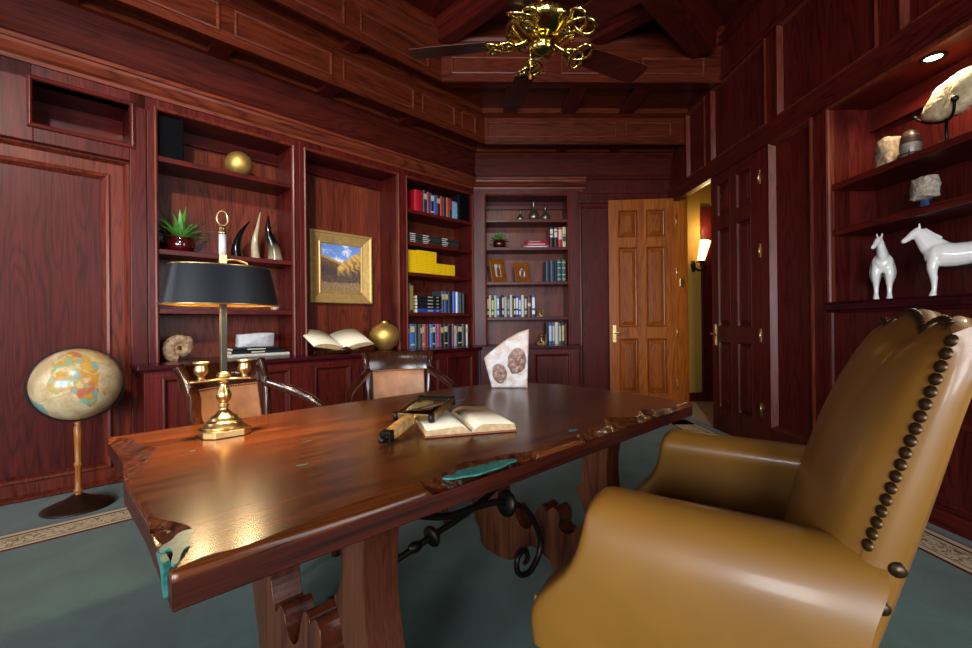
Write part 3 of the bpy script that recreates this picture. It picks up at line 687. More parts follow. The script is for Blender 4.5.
book(LEFT, 1.175, 1.545, 4.135, ZW+.058, .022, .22, '#181b22', 'smaller black flat book directly beneath the white stone', G, flat=True, band=('#b8b29c', [(.3, .7)]))
def rock(name, label, frame, loc, pts, y0, y1, mat, amp=.006, cat='stone'):
    b = MB(); n = 5; P = []
    pts = [tuple(pts[k][c]+(pts[(k+1) % len(pts)][c]-pts[k][c])*q/6 for c in (0, 1)) for k in range(len(pts)) for q in range(6)]; pts = chaikin(pts, 1); cx = sum(p[0] for p in pts)/len(pts); cz = sum(p[1] for p in pts)/len(pts)
    ys = [y0, y0+.15*(y1-y0), (y0+y1)/2, y1-.15*(y1-y0), y1]; ks = [.93, .99, 1, .99, .93]
    for y, k in zip(ys, ks): P.append([(cx+(p[0]-cx)*k, y, cz+(p[1]-cz)*k) for p in pts])
    b.grid(P, closev=True)
    m = len(pts)
    for base in (0, 4):
        o = len(b.v); b.v.append((cx, ys[base], cz))
        for i in range(m): b.f.append([base*m+i, base*m+(i+1) % m, o]); b.sm.append(True); b.mi.append(0)
    b.v = [tuple(Vector(v)+amp*noise.noise_vector(Vector(v)*22)+amp*.6*noise.noise_vector(Vector(v)*60)) for v in b.v]
    return tag(b.build(name, mat, None, frame @ Matrix.Translation(loc)), label, cat)
rock('white_stone', 'rough white rectangular stone resting on black books', LEFT, (1.375, 4.2, ZW+.083), [(-.15, 0), (.14, 0), (.147, .12), (.05, .125), (-.145, .112)], -.05, .06, plain('white_stone', '#b4b4b8', .8, vary=.12, scale=22., bump=.4), .004)
t = thing('seashell', 'small pale spiky seashell at right end of shelf behind lamp', 'shell', LEFT, (1.54, 4.2, S3))
b = MB(); b.lathe([(0, .0), (.03, .006), (.04, .025), (.028, .045), (.014, .06), (.0, .08)], 16, star=.35); b.build('shell', plain('seashell', '#b7a893', .5, vary=.2), t)

# painting bay: framed landscape, book on a cradle, gold vase
t = thing('framed_painting', 'gold framed landscape of sunlit hills in the middle bay', 'painting', LEFT, (2.307, 4.448, 1.36))
b = MB(); b.ring(-.35, .35, 0, .74, [(0, 0), (0, -.045), (.008, -.052), (.02, -.05), (.03, -.04), (.10, -.02), (.112, -.026), (.122, -.022), (.128, -.01)], fill=False); b.build('frame', GILT, t)
nx, nz = 72, 74; P = []; cols = []
def mix(a, b, k): k = max(0, min(1, k)); return tuple(x+(y-x)*k for x, y in zip(a, b))
for i in range(nx):
    rw = []
    for j in range(nz):
        u, v = i/(nx-1), j/(nz-1); rw.append((-.226+.452*u, -.012, .124+.492*v))
        n1 = noise.noise(Vector((u*5, v*9, 0))); n2 = noise.noise(Vector((u*22, v*34, 3)))
        ridge1 = .78-.30*u+.04*noise.noise(Vector((u*6, 0, 1)))+.0*u
        ridge2 = .52+.34*max(0, (u-.42)/.5)**.8-.12*max(0, u-.85)+.03*noise.noise(Vector((u*8, 0, 5)))
        ground = .20+.03*n1
        sky = mix((.13, .25, .62), (.30, .47, .85), 1-v); sky = mix(sky, (.75, .78, .85), (noise.noise(Vector((u*4, v*7, 9)))+.5*n2)*2.2)
        c = sky
        if v < ridge1: c = mix((.20, .11, .04), (.035, .028, .045), (ridge1-v)*3+n2*.5)
        if v < ridge1 and v > ridge1-.05: c = mix(c, (.55, .30, .07), .8)
        if u > .4 and v < ridge2: c = mix((.72, .42, .10), (.10, .06, .05), (ridge2-v)*2.2+.75*math.sin((u*1.4+v)*26+n1*4)*.5+n2*.3)
        if v < .48: c = mix(c, mix((.04, .032, .05), (.17, .10, .06), .5+n2), (.5-v)*5)
        if v < ground+.02*n2: c = mix((.36, .23, .10), (.20, .12, .07), .5+1.2*n2)
        cols.append(c+(1,))
    P.append(rw)
b = MB(); b.grid(P); b.build('canvas', painted('canvas_paint', .5), t, cols=cols)
def open_book(t, W, D, hL, hR, mat_cover, names=('page_block', 'cover'), flip=1):
    """spine along local y, pages bulge to both sides"""
    for sgn, h in ((-1, hL), (1, hR)):
        top = [(0, .006)]; n = 14
        for i in range(1, n+1):
            s = i/n; top.append((sgn*W*s, .006+h*(math.sin(min(1, s*3.2)*PI/2)**.9)*(1-.35*s)*.99))
        pr = top+[(sgn*(W+.004), .006)]
        b = MB(); b.prism(pr, -D/2, D/2, 'y', smooth=False, mi=0)
        for k in range(len(b.f)): b.mi[k] = 1
        for k in range(1, n): b.mi[k] = 0; b.sm[k] = True
        b.mi[0] = 0
        b.build('page_block', [PAPER, PAGEEDGE], t)
    b = MB(); b.box(-W-.008, W+.008, -D/2-.006, D/2+.006, 0, .0055); b.build('cover', mat_cover, t, bevel=.002)
t = thing('book_cradle', 'dark wooden cradle holding a wide open book under painting', 'book stand', LEFT, (2.06, 4.06, ZW), 2)
b = MB()
b.prism([(-.09, 0), (.09, 0), (.075, .025), (.03, .04), (.02, .075), (-.02, .075), (-.03, .04), (-.075, .025)], -.09, .09, 'y'); b.build('foot', WCHAIR, t, bevel=.004)
TB = Matrix.Translation((0, 0, .085)) @ Matrix.Rotation(R(24), 4, 'X')
for sg in (-1, 1):
    b = MB(); b.prism([(0, -.012), (sg*.31, .045), (sg*.31, .055), (0, 0)], -.15, .15, 'y'); b.box(min(0, sg*.3), max(0, sg*.3), -.17, -.15, -.01, .02); b.xf(TB); b.build('rest', WCHAIR, t)
b = MB(); b.lathe([(0, 0), (.055, .0), (.05, .03), (0, .05)], 20, (0, -.165, .02), sy=.4); b.build('rosette', WCHAIR, t)
t = thing('open_book', 'large open book with white pages on the wooden cradle', 'book', LEFT, (2.06, 4.06, ZW+.087), 2)
for sg in (-1, 1):
    n = 12; b = MB(); pr = [(0, .02)]+[(sg*.31*i/n, .055*(i/n)+.045*math.sin(PI*min(1, (i/n)*.93+.07))**.6+.004) for i in range(1, n+1)]+[(sg*.31, .056), (0, .001)]
    b.prism(pr, -.15, .17, 'y', mi=1)
    for k in range(n): b.mi[k] = 0; b.sm[k] = True
    b.xf(Matrix.Rotation(R(24), 4, 'X')); b.build('page_block', [PAPER, PAGEEDGE], t)
t = thing('gold_vase', 'round gold vase with small neck beside the open cradle book', 'vase', LEFT, (2.655, 4.16, ZW))
b = MB(); b.lathe([(0, 0), (.07, 0), (.08, .012), (.125, .05), (.158, .12), (.158, .175), (.13, .235), (.075, .272), (.04, .285), (.034, .295), (.045, .31), (.038, .308), (.028, .29), (0, .285)], 40); b.build('body', GOLD, t)
b = MB(); b.lathe([(.046, .306), (.05, .312), (.046, .318), (.04, .312)], 24, star=.12); b.build('rim', DARKMET, t)

# back bookcase
def vase(label, x, h, r):
    t = thing('bottle_vase', label, 'vase', BACK, (x, 5.80, 2.452), group='pewter bottle vases')
    b = MB(); b.lathe([(0, 0), (r*.6, 0), (r*.92, h*.08), (r, h*.2), (r*.93, h*.32), (r*.68, h*.45), (r*.38, h*.56), (r*.25, h*.68), (r*.22, h*.9), (r*.32, h), (r*.22, h), (r*.15, h*.9), (0, h*.5)], 28); b.build('body', PEWTER, t)
    b = MB(); b.lathe([(r*.62, .0), (r*.64, -.0), (r*.62, .012), (r*.56, .012)], 24); b.build('foot_ring', PEWTER, t)
vase('smallest pewter bottle vase, left of the three', .61, .13, .05); vase('tallest pewter bottle vase, between two smaller vases', .785, .25, .07); vase('medium pewter bottle vase, right of the three', .935, .185, .06)
potted('small green plant in round oxblood pot on back bookcase', BACK, (.338, 5.79, 2.10), .083, 40, .15, .016)
G = 'books on the second shelf of the back bookcase'
book(BACK, .64, .97, 5.75, 2.10, .028, .17, '#8f9cb8', 'pale blue flat book at the bottom of small red stack', G, flat=True, band=('#e4e4e4', [(.1, .9)]))
book(BACK, .65, .968, 5.75, 2.129, .034, .17, '#a01a2c', 'red flat book in middle of the small red stack', G, flat=True, band=('#d8b0b0', [(.15, .85)]))
book(BACK, .652, .95, 5.752, 2.164, .028, .17, '#a82432', 'topmost flat red book beside the black upright books', G, flat=True, band=('#c88', [(.2, .7)]) if False else ('#d08a8a', [(.2, .7)]))
for i, (a, c, col, n, b) in enumerate(((.932, .975, '#b8343a', 'narrow red', None), (.979, 1.030, '#14161a', 'black left hand', ('#d6d2c4', [(.5, .62), (.68, .9)])), (1.032, 1.085, '#14161a', 'black right hand', ('#d6d2c4', [(.5, .75), (.8, .92)])), (1.087, 1.143, '#b01c2c', 'wide red', ('#e0c0b8', [(.4, .88)])), (1.145, 1.193, '#c9c09a', 'cream and black', ('#1c1a18', [(.3, .55), (.62, .66)])))):
    if i == 0: book(BACK, .973, .978, 5.76, 2.10, .26, .18, col, 'narrow red upright book behind the small red stack', G)
    else: book(BACK, a, c, 5.75, 2.10, .263, .18, col, '%s upright book right of the small red stack' % n, G, band=b)
def picture_frame(label, x, w, h, rz, cols_fn, tilt=13):
    t = thing('photo_frame', label, 'photo frame', BACK, (x, 5.76, 1.664), rz)
    T = Matrix.Rotation(R(-tilt), 4, 'X')
    b = MB(); b.ring(-w/2, w/2, 0, h, [(0, .014), (0, 0), (.006, -.004), (w*.28, -.004), (w*.3, .002), (w*.3, .008)], fill=False); b.box(-w/2, w/2, .009, .014, 0, h); b.xf(T); b.build('frame', plain('amber_wood', '#8a4c14', .3, vary=.25, scale=14.), t)
    P = []; cols = []
    for i in range(22):
        rw = []
        for j in range(26):
            u, v = i/21, j/25; rw.append(tuple(T @ Vector((-w*.2+w*.4*u, .006, w*.3+(h-.6*w)*v)))); cols.append(cols_fn(u, v)+(1,))
        P.append(rw)
    b = MB(); b.grid(P); b.build('photograph', painted('photo_'+str(int(x*100)), .25), t, cols=cols)
    b = MB(); b.prism([(.02, .0), (.11, .0), (.028, h*.6)], -.02, .02, 'x'); b.build('easel_leg', plain('amber_wood', '#8a4c14', .3), t)
picture_frame('larger wooden photo frame with grey landscape print', .335, .235, .31, 34, lambda u, v: mix((.08, .09, .11), (.62, .66, .7), .5+.5*math.sin(u*7+noise.noise(Vector((u*4, v*4, 0)))*4)))
def fam(u, v):
    c = (.10, .10, .12)
    for cx, cz, col in ((.25, .35, (.75, .75, .85)), (.5, .55, (.9, .88, .86)), (.75, .35, (.92, .9, .9)), (.35, .1, (.10, .13, .3))):
        if abs(u-cx) < .16 and abs(v-cz) < .26: c = col
        if (u-cx)**2+(v-cz-.33)**2 < .008: c = (.62, .42, .33)
    return c
picture_frame('smaller wooden photo frame with group of people',   .640, .22, .26, 24, fam)
G = 'books on the third shelf of the back bookcase'
for i, (a, c, col, n, h) in enumerate(((.919, .974, '#26344a', 'slate blue left', .268), (.977, 1.038, '#2b3a50', 'slate blue middle', .268), (1.040, 1.066, '#22304a', 'thin navy', .266), (1.068, 1.128, '#2c4c44', 'green gilt', .285), (1.130, 1.188, '#31524a', 'green right end', .283))):
    book(BACK, a, c, 5.75, 1.662, h, .17, col, '%s book right of the wooden photo frames' % n, G, band=('#9fb4a4', [(.1, .14), (.3, .34), (.6, .64), (.85, .9)]) if i > 2 else None)
G = 'row of books on the fourth shelf of the back bookcase'
x4 = [.169, .193, .223, .258, .294, .325, .356, .388, .424, .46, .491, .508, .537, .568, .608, .644, .68, .738, .788]
for i, (n, c, bc) in enumerate((('black and yellow', '#1a1c22', '#c9bd76'), ('cream', '#cfc8b4', None), ('olive and black', '#3a3a26', '#c4b86a'), ('pale green', '#a9c0a4', None), ('mid blue', '#4566a8', '#cfd6e0'), ('navy', '#1c2448', None), ('black and gold', '#20222a', '#c7b56c'), ('pale grey', '#aeb4ba', None), ('charcoal', '#33373a', '#8a8c88'), ('white', '#d5d3cc', None), ('grey', '#6d747a', None), ('dark and yellow', '#1f232c', '#d8c46a'), ('blue and white', '#2f55b0', '#dfe3ea'), ('cobalt', '#2b4ba2', '#b9c4de'), ('broad white', '#d8d6d0', None), ('black', '#22252a', '#b9b7a2'), ('brown with emblem', '#5e3020', None), ('white and blue', '#2b4a86', '#e2e2dc'))):
    h = .265+.018*math.sin(i*2.3)
    o = book(BACK, x4[i], x4[i+1], 5.75, 1.215, h, .17, c, '%s book, %s from the left on the shelf below photo frames' % (n, ORD[i]), G, band=(bc, [(.12, .3), (.4, .88)]) if bc else None)
    if i == 16:
        k = MB(); k.lathe([(0, -.001), (.018, -.001)], 20, sy=1.4); k.xf(Matrix.Translation((0, -.0005, h*.62)) @ Matrix.Rotation(R(90), 4, 'X')); k.build('spine_emblem', bcol('#d8d4c8'), o)
G = 'books on the lowest shelf of the back bookcase'
x5 = [.92, .953, .999, 1.036, 1.082, 1.12, 1.161, 1.197]
for i, (n, c, bc) in enumerate((('black', '#1a1d26', None), ('blue', '#34599e', '#cfd8e6'), ('slate blue', '#4d5e74', '#bfc6cc'), ('white', '#d2d2cc', None), ('grey', '#5c666e', '#b9bdb8'), ('black and yellow', '#1d2128', '#c9b866'), ('dark red', '#4d1416', None))):
    book(BACK, x5[i], x5[i+1], 5.75, ZW, .275+.01*math.sin(i*3), .17, c, '%s book, %s right of the seated bookend figure' % (n, ORD[i]), G, band=(bc, [(.15, .85)]) if bc else None)
BE = plain('bookend_bronze', '#8a6e40', .4, .5, vary=.3)
def bookend(label, x, z, s):
    t = thing('bookend', label, 'bookend', BACK, (x, 5.78, z))
    b = MB(); b.box(-.055*s, .055*s, -.04*s, .05*s, 0, .014*s); b.box(.045*s, .055*s, -.04*s, .05*s, 0, .12*s); b.build('base', BE, t, bevel=.002)
    b = MB(); b.tube(spline([(.03*s, 0, .016*s), (.0, 0, .05*s), (.01*s, 0, .09*s)]), [.034*s*(1-.3*i/12) for i in range(13)], 12); b.sphere((.005*s, 0, .108*s), .022*s, 14)
    b.tube(spline([(.02*s, 0, .03*s), (-.03*s, 0, .032*s), (-.048*s, 0, .016*s)]), .013*s, 10); b.build('figure', BE, t)
bookend('bronze bookend figure at the end of the white and blue books', .845, 1.215, .75); bookend('larger bronze bookend figure left of the lowest books', .865, ZW, 1.05)

# display cabinet contents
t = rock('stone_block', 'squarish tan stone left of the banded egg stone', RIGHT, (-2.825, 2.68, 2.083), [(-.055, 0), (.056, 0), (.062, .19), (.026, .215), (-.04, .20), (-.06, .14)], -.05, .06, STONE, .006)
t = thing('egg_stone', 'banded grey and brown egg stone in a wire stand', 'stone', RIGHT, (-2.665, 2.66, 2.083))
b = MB(); b.lathe([(0, .006), (.036, .012), (.05, .05), (.053, .1), (.047, .15), (.03, .185), (0, .198)], 32); b.build('stone', egg_mat(), t)
b = MB(); b.tube([(.055*math.cos(a), .055*math.sin(a), .045) for a in [2*PI*i/24 for i in range(24)]], .0035, 6, closed=True)
for a in (.6, 2.2, 3.8, 5.4): b.tube([(.055*math.cos(a), .055*math.sin(a), .06), (.055*math.cos(a), .055*math.sin(a), 0)], .0035, 6)
b.build('wire_stand', DARKMET, t)
t = thing('fossil_slab', 'large pale fossil slab tilted on a dark metal stand', 'fossil', RIGHT, (-2.455, 2.67, 2.083), -4)
b = MB(); b.lathe([(0, 0), (.075, 0), (.075, .008), (.01, .014), (0, .014)], 28, (-.01, 0, 0)); b.tube([(-.01, 0, .01), (-.01, 0, .17)], .008); b.tube(spline([(-.165, -.03, .24), (-.1, -.02, .185), (-.01, 0, .160), (.06, -.03, .175), (.09, -.05, .225)]), .007)
b.sphere((-.168, -.03, .246), .014, 12); b.sphere((.092, -.052, .235), .018, 12); b.build('stand', DARKMET, t)
pts = chaikin([(-.155, .235), (-.09, .188), (-.03, .17), (.06, .17), (.14, .20), (.20, .26), (.21, .34), (.15, .39), (.06, .39), (-.02, .36), (-.10, .315)], 2)
b = MB(); n = len(pts); cx = sum(p[0] for p in pts)/n; cz = sum(p[1] for p in pts)/n; P = []
for y, k in ((.03, .9), (.02, 1), (-.015, 1), (-.03, .94), (-.042, .75), (-.045, .5), (-.045, .25), (-.045, .02)): P.append([(cx+(p[0]-cx)*k, y, cz+(p[1]-cz)*k) for p in pts])
b.grid(P, closev=True); b.v = [tuple(Vector(v)+.009*noise.noise_vector(Vector(v)*18)+.005*noise.noise_vector(Vector(v)*50)) for v in b.v]; b.build('slab', STONEL, t)
t = thing('mounted_stone', 'small grey stone on short blue post, middle shelf', 'stone', RIGHT, (-2.61, 2.69, 1.763))
b = MB(); b.box(-.014, .014, -.012, .012, 0, .08); b.box(-.04, .04, -.03, .03, 0, .008); b.build('post', plain('blue_steel', '#3b5b86', .4, .3), t)
o = rock('x', '', RIGHT, (0, 0, 0), [(-.078, .085), (-.05, .07), (.075, .085), (.085, .2), (.07, .232), (-.06, .225), (-.075, .15)], -.05, .05, STONEG, .009)
for k in ('label', 'category'): del o[k]
o.name = 'specimen'; o.matrix_world = Matrix.Translation((0, 0, .012)) @ Matrix.Diagonal((.76, .8, .85, 1)); o.parent = t

def horse(label, loc, rz, s, headturn):
    b = MB()
    def loft(st, n=16):                     # stations: centre, (half width y, half height), direction implied
        pts = [Vector(p[0]) for p in st]; P = []
        for i, (c, w, h) in enumerate(st):
            a = pts[max(i-1, 0)]; d = pts[min(i+1, len(pts)-1)]; tt = (d-a).normalized()
            sd = Vector((0, 1, 0)); nn = sd.cross(tt).normalized()*-1
            P.append([tuple(Vector(c)+sd*w*math.cos(q)+nn*h*math.sin(q)) for q in [2*PI*k/n for k in range(n)]])
        o = len(b.v); b.grid(P, closev=True); b.f += [[o+k for k in range(n)][::-1], [o+(len(st)-1)*n+k for k in range(n)]]; b.sm += [True, True]; b.mi += [0, 0]
    # trunk (x forward), withers at .29 of a .40 statuette
    loft([((-.150, 0, .262), .012, .014), ((-.143, 0, .248), .042, .045), ((-.105, 0, .245), .058, .064), ((-.05, 0, .236), .056, .062), ((.01, 0, .232), .058, .066), ((.06, 0, .238), .060, .070), ((.10, 0, .246), .053, .062), ((.125, 0, .25), .03, .04), ((.133, 0, .25), .01, .015)])
    tn = headturn
    nk = [((.075, 0, .265), .036, .062), ((.105, 0, .30), .031, .054), ((.13, tn*.008, .34), .025, .042), ((.148, tn*.015, .372), .022, .033), ((.155, tn*.02, .39), .018, .022)]
    loft(nk)
    loft([((.14, tn*.012, .392), .012, .016), ((.152, tn*.02, .385), .021, .027), ((.175, tn*.03, .368), .02, .024), ((.20, tn*.045, .347), .014, .017), ((.218, tn*.055, .333), .0125, .0145), ((.226, tn*.06, .326), .007, .008)], 12)
    for sg in (-1, 1):
        b.tube([(.148, tn*.016+sg*.010, .405), (.150, tn*.016+sg*.013, .42), (.149, tn*.016+sg*.012, .434)], [.0075, .006, .0015], 8)
    loft([((.06, 0, .33), .006, .012), ((.10, tn*.002, .362), .006, .012), ((.13, tn*.008, .392), .006, .012)], 8)     # roached mane
    for sg in (-1, 1):
        b.tube(spline([(.088, sg*.022, .235), (.098, sg*.034, .165), (.094, sg*.033, .112), (.092, sg*.033, .105), (.092, sg*.033, .05), (.096, sg*.033, .022), (.1, sg*.033, .0)], 4), [.032-.0*i for i in range(1)]+[.031, .029, .027, .025, .022, .020, .018, .017, .017, .018, .018, .017, .0155, .014, .013, .0125, .0125, .013, .014, .0155, .0165, .017, .0175, .018], 12)
        b.tube(spline([(-.10, sg*.022, .245), (-.098, sg*.036, .18), (-.122, sg*.035, .125), (-.13, sg*.034, .112), (-.118, sg*.034, .055), (-.112, sg*.034, .022), (-.106, sg*.034, .0)], 4), [.044, .043, .042, .040, .037, .033, .029, .025, .022, .0205, .02, .0195, .018, .0165, .015, .0138, .013, .0128, .013, .014, .0155, .0165, .017, .0175, .018], 12)
    b.tube(spline([(-.142, 0, .275), (-.168, 0, .262), (-.172, 0, .22), (-.162, 0, .17)]), [.012+.004*math.sin(i/18*PI) for i in range(19)], 10)
    b.v = [tuple(Vector(v)*s) for v in b.v]
    o = b.build('horse_statuette', WHITEPORC, None, Matrix.Translation(loc) @ Matrix.Rotation(R(rz), 4, 'Z'))
    rm = o.modifiers.new('skin', 'REMESH'); rm.mode = 'VOXEL'; rm.voxel_size = .0042*s; rm.use_smooth_shade = True
    sm = o.modifiers.new('smooth', 'SMOOTH'); sm.factor = .5; sm.iterations = 9
    return tag(o, label, 'statuette', 'white porcelain horses')
horse('white porcelain horse standing head on, left of the other horse', (2.66, 2.86, 1.254), -133, .97, -.8)
horse('larger white porcelain horse seen from its side', (2.735, 2.475, 1.254), 134, 1.02, -.1)

# ================================================================= DESK
desk = thing('live_edge_desk', 'thick live edge walnut trestle desk with turquoise inlay', 'desk', DESK)
ctrl = [(0, 0), (2.043, .012), (2.10, .30), (2.15, .584), (2.15, .862), (2.08, 1.05), (1.92, 1.19), (1.70, 1.236), (1.2, 1.235), (.686, 1.222), (.3, 1.205), (.012, 1.194), (.02, .85), (.0, .60), (.006, .3)]
sm = []
m = len(ctrl)
for i in range(m):
    a, b, c, d = [Vector(ctrl[(i+k-1) % m]) for k in range(4)]
    L = max(3, int((c-b).length/.012))
    for k in range(L):
        t = k/L; sm.append(b.lerp(c, t))
cen = Vector((1.05, .62)); N = len(sm)
FRONT = [(-.1, .02), (.04, .03), (.10, .006), (.21, .03), (.36, .052), (.51, .058), (.65, .036), (.79, .012), (.92, .02), (1.04, .034), (1.2, .03), (1.45, .05), (1.7, .04), (1.9, .02), (2.2, .01)]
def zone(p):                                # (how far the natural edge bites into the top, is it burl)
    x, y = p; k = .010+.004*noise.noise(Vector((x*9, y*9, 2))); z = 0
    def bump(v, a, b, amt): return amt*math.sin(PI*min(1, max(0, (v-a)/(b-a))))**.6 if a < v < b else 0
    if y < .2 and x > .005*0:
        if y < .03:
            for (x0, k0), (x1, k1) in zip(FRONT, FRONT[1:]):
                if x0 <= x <= x1: k = max(.006, k0+(k1-k0)*(x-x0)/(x1-x0)+.003*noise.noise(Vector((x*25, 0, 2))))
        bb = bump(x, 1.12, 1.90, .12)
        if bb > .02 and y < .03: k = bb*(.62+.35*math.sin(x*23)); z = 1
        bb = bump(x, .48, .90, .075)
        if bb > .02 and y < .03: k = max(k, bb); z = 1
    if x < .05:
        bb = max(bump(y, .60, 1.24, .075), bump(y, .0, .26, .055))
        if bb > .015: k = max(k, bb); z = 1
    if z: k *= 1+.45*noise.noise(Vector((x*14, y*14, 7)))+.25*noise.noise(Vector((x*40, y*40, 1)))
    d0 = min(math.hypot(x-a, y-c) for a, c in ((0, 0), (.012, 1.194), (2.043, .012)))
    return min(k, .0004+.55*d0), z if d0 > .03 else 0
rings = []; burl = []
inn = []
for i, p in enumerate(sm):
    t = (sm[(i+1) % N]-sm[i-1]).normalized(); inn.append(Vector((-t.y, t.x))); burl.append(zone(p))
isb = [q[1] for q in burl]; burl = [q[0] for q in burl]
bs = [sum(burl[(i+j) % N] for j in range(-2, 3))/5 for i in range(N)]
for z, f in ((.680, -1), (.684, 0), (.727, 0)):
    rings.append([(p.x+n.x*(.004 if f else 0), p.y+n.y*(.004 if f else 0), z) for p, n in zip(sm, inn)])
for q in (.0, .2, .4, .6, .8, 1.0):
    rg = []
    for p, n, k, big in zip(sm, inn, bs, isb):
        w = k*q
        z = .745-(.020 if big else .004+.08*k)*(1-q)**(.7 if big else 1.6)
        pt = Vector((p.x+n.x*w, p.y+n.y*w, z))
        if big and 0 < q < 1:
            pt.z += .009*noise.noise(pt*30)+.006*noise.noise(pt*75); pt.z = min(pt.z, .7448)
        rg.append(tuple(pt))
    rings.append(rg)
b = MB(); b.grid(rings, closev=True, smooth=True)
nr = len(rings)
for r in range(nr-1):
    for i in range(N):
        if r < 2: b.sm[r*N+i] = False
        if r >= 3 and isb[i]: b.mi[r*N+i] = 1
o = (nr-1)*N; b.add([(.95, .62, .745)], []); ci = len(b.v)-1
for i in range(N): b.f.append([o+i, o+(i+1) % N, ci]); b.sm.append(False); b.mi.append(0)
b.f.append([i for i in range(N)][::-1]); b.sm.append(False); b.mi.append(0)
for r in range(2):
    for i in range(N): b.mi[r*N+i] = 2
b.build('slab_top', [WDESK, BURL, WEDGE], desk)
def inlay(pts, z=.7452):
    b = MB(); p = chaikin(pts, 2); b.prism(p, z-.004, z+.0006, 'z'); o = b.build('turquoise_inlay', TURQ, desk); o['label'] = 'turquoise filled crack'
inlay([(.062, .150), (.045, .155), (.03, .145), (.022, .125), (.0, .11), (-.002, .085), (.016, .095), (.012, .06), (.002, .03), (.012, .02), (.026, .07), (.04, .08), (.048, .075), (.04, .10), (.052, .125)], .7445)
b = MB(); b.prism(chaikin([(.115, .742), (.03, .742), (.045, .715), (.035, .683), (.058, .70), (.066, .722), (.09, .728)], 1), -.0045, .006, 'x'); b.build('turquoise_inlay', TURQ, desk)
inlay([(.56, .062), (.62, .07), (.66, .06), (.70, .066), (.76, .052), (.81, .035), (.815, .012), (.78, .016), (.74, .004), (.70, .008), (.65, .005), (.62, .02), (.58, .03)], .7385)
for pl_ in ([(1.21, .905), (1.30, .885), (1.38, .848), (1.30, .87)], [(.85, .25), (.92, .252), (.99, .238), (.91, .236)], [(.165, .765), (.19, .777), (.186, .766)], [(.43, .62), (.49, .636), (.486, .628)], [(.335, .395), (.383, .389), (.36, .385)], [(1.17, .10), (1.20, .11), (1.22, .085), (1.18, .08)]): inlay(pl_, .7453)
half = [(.86, .685), (.84, .58), (.845, .46), (.868, .36), (.895, .29), (.905, .25), (.885, .225), (.87, .18), (.85, .12), (.82, .09), (.815, 0), (.60, 0), (.585, .06), (.54, .105), (.47, .125)]
mir = lambda p: (.94-p[0], p[1])
inner = [(.19, .685), (.205, .60), (.208, .50), (.225, .46), (.25, .445), (.23, .42), (.205, .37), (.19, .33), (.21, .315), (.235, .285), (.26, .25), (.30, .235), (.335, .25), (.322, .285), (.333, .32), (.36, .335), (.385, .312), (.395, .30), (.402, .316), (.43, .328), (.455, .29), (.468, .23), (.50, .19), (.54, .185), (.572, .215), (.585, .25), (.61, .264), (.635, .24), (.65, .215), (.68, .25), (.705, .33), (.69, .40), (.667, .50), (.672, .60), (.70, .685)]
# back outer edge down, along the bottom, front outer edge up, then the scalloped inner edge back
prof = half+[mir(p) for p in half[-2::-1]]+inner
prof = chaikin(prof, 2)
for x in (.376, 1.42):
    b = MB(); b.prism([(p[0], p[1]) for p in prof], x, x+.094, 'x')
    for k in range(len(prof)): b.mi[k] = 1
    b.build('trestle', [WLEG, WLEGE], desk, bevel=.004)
IRON = DARKMET
b = MB(); P = spline([(.465, .47, .29), (.705, .47, .33), (.853, .47, .36), (1.05, .47, .40), (1.2, .47, .46), (1.30, .47, .56), (1.33, .47, .675)], 8)
b.tube(P, .0125, 10); b.lathe([(0, -.012), (.035, -.010), (.04, 0), (.035, .010), (0, .012)], 20)
b.xf(Matrix.Translation((.853, .47, .36)) @ Matrix.Rotation(R(78), 4, 'Y'), start=len(P)*10)
b.sphere((.78, .47, .347), .02, 12, (1.5, 1, 1)); b.build('iron_stretcher', IRON, desk)
b = MB(); P = spline([(.50, .36, .675), (.56, .36, .58), (.70, .36, .515), (.847, .36, .468), (.963, .36, .463), (1.092, .36, .445), (1.238, .36, .378), (1.325, .36, .25), (1.325, .36, .17), (1.262, .36, .115), (1.195, .36, .135), (1.19, .36, .195), (1.235, .36, .212), (1.252, .36, .175), (1.228, .36, .16)], 8)
b.tube(P, [.0125]*60+[.0125-.00006*i for i in range(len(P)-60)], 10); b.lathe([(0, -.014), (.042, -.012), (.05, 0), (.042, .012), (0, .014)], 20)
b.xf(Matrix.Translation((1.13, .36, .43)) @ Matrix.Rotation(R(100), 4, 'Y'), start=len(P)*10); b.build('iron_scroll', IRON, desk)

# ---- lamp
ZT = .7462
lamp = thing('desk_lamp', 'brass candlestick lamp with oval black shade, lit, on the desk', 'lamp', Matrix.Translation((-.882, 1.608, ZT)) @ Matrix.Rotation(R(DESKROT), 4, 'Z'))
b = MB(); c = .03; a = .075
b.prism([(a, -a+c), (a, a-c), (a-c, a), (-a+c, a), (-a, a-c), (-a, -a+c), (-a+c, -a), (a-c, -a)], 0, .022, 'z')
b.lathe([(.066, .022), (.068, .03), (.058, .038), (.056, .046), (.046, .05), (.042, .062), (.028, .07), (.022, .078), (.014, .086), (.013, .094), (.018, .10), (.013, .106), (.013, .112), (.022, .122), (.025, .135), (.021, .15), (.013, .168), (.012, .178), (.02, .182), (.012, .188), (.01, .2), (.018, .205), (.02, .212), (.012, .217), (.010, .222), (.0, .222)], 36)
b.build('base', BRASS, lamp, bevel=.002)
b = MB(); b.box(-.010, .010, -.010, .010, .215, .60); b.build('stem', plain('worn_steel', '#4d473c', .4, .9), lamp, bevel=.002)
b = MB(); b.lathe([(.012, .195), (.022, .2), (.022, .206), (.012, .212)], 24)
b.tube([(-.105, 0, .19), (-.08, 0, .19), (0, 0, .193), (.08, 0, .19), (.105, 0, .19)], .0085, 12, sec=[(1.7*math.cos(q), .6*math.sin(q)) for q in [2*PI*k/16 for k in range(16)]])
larm = b.build('arm', BRASS, lamp)
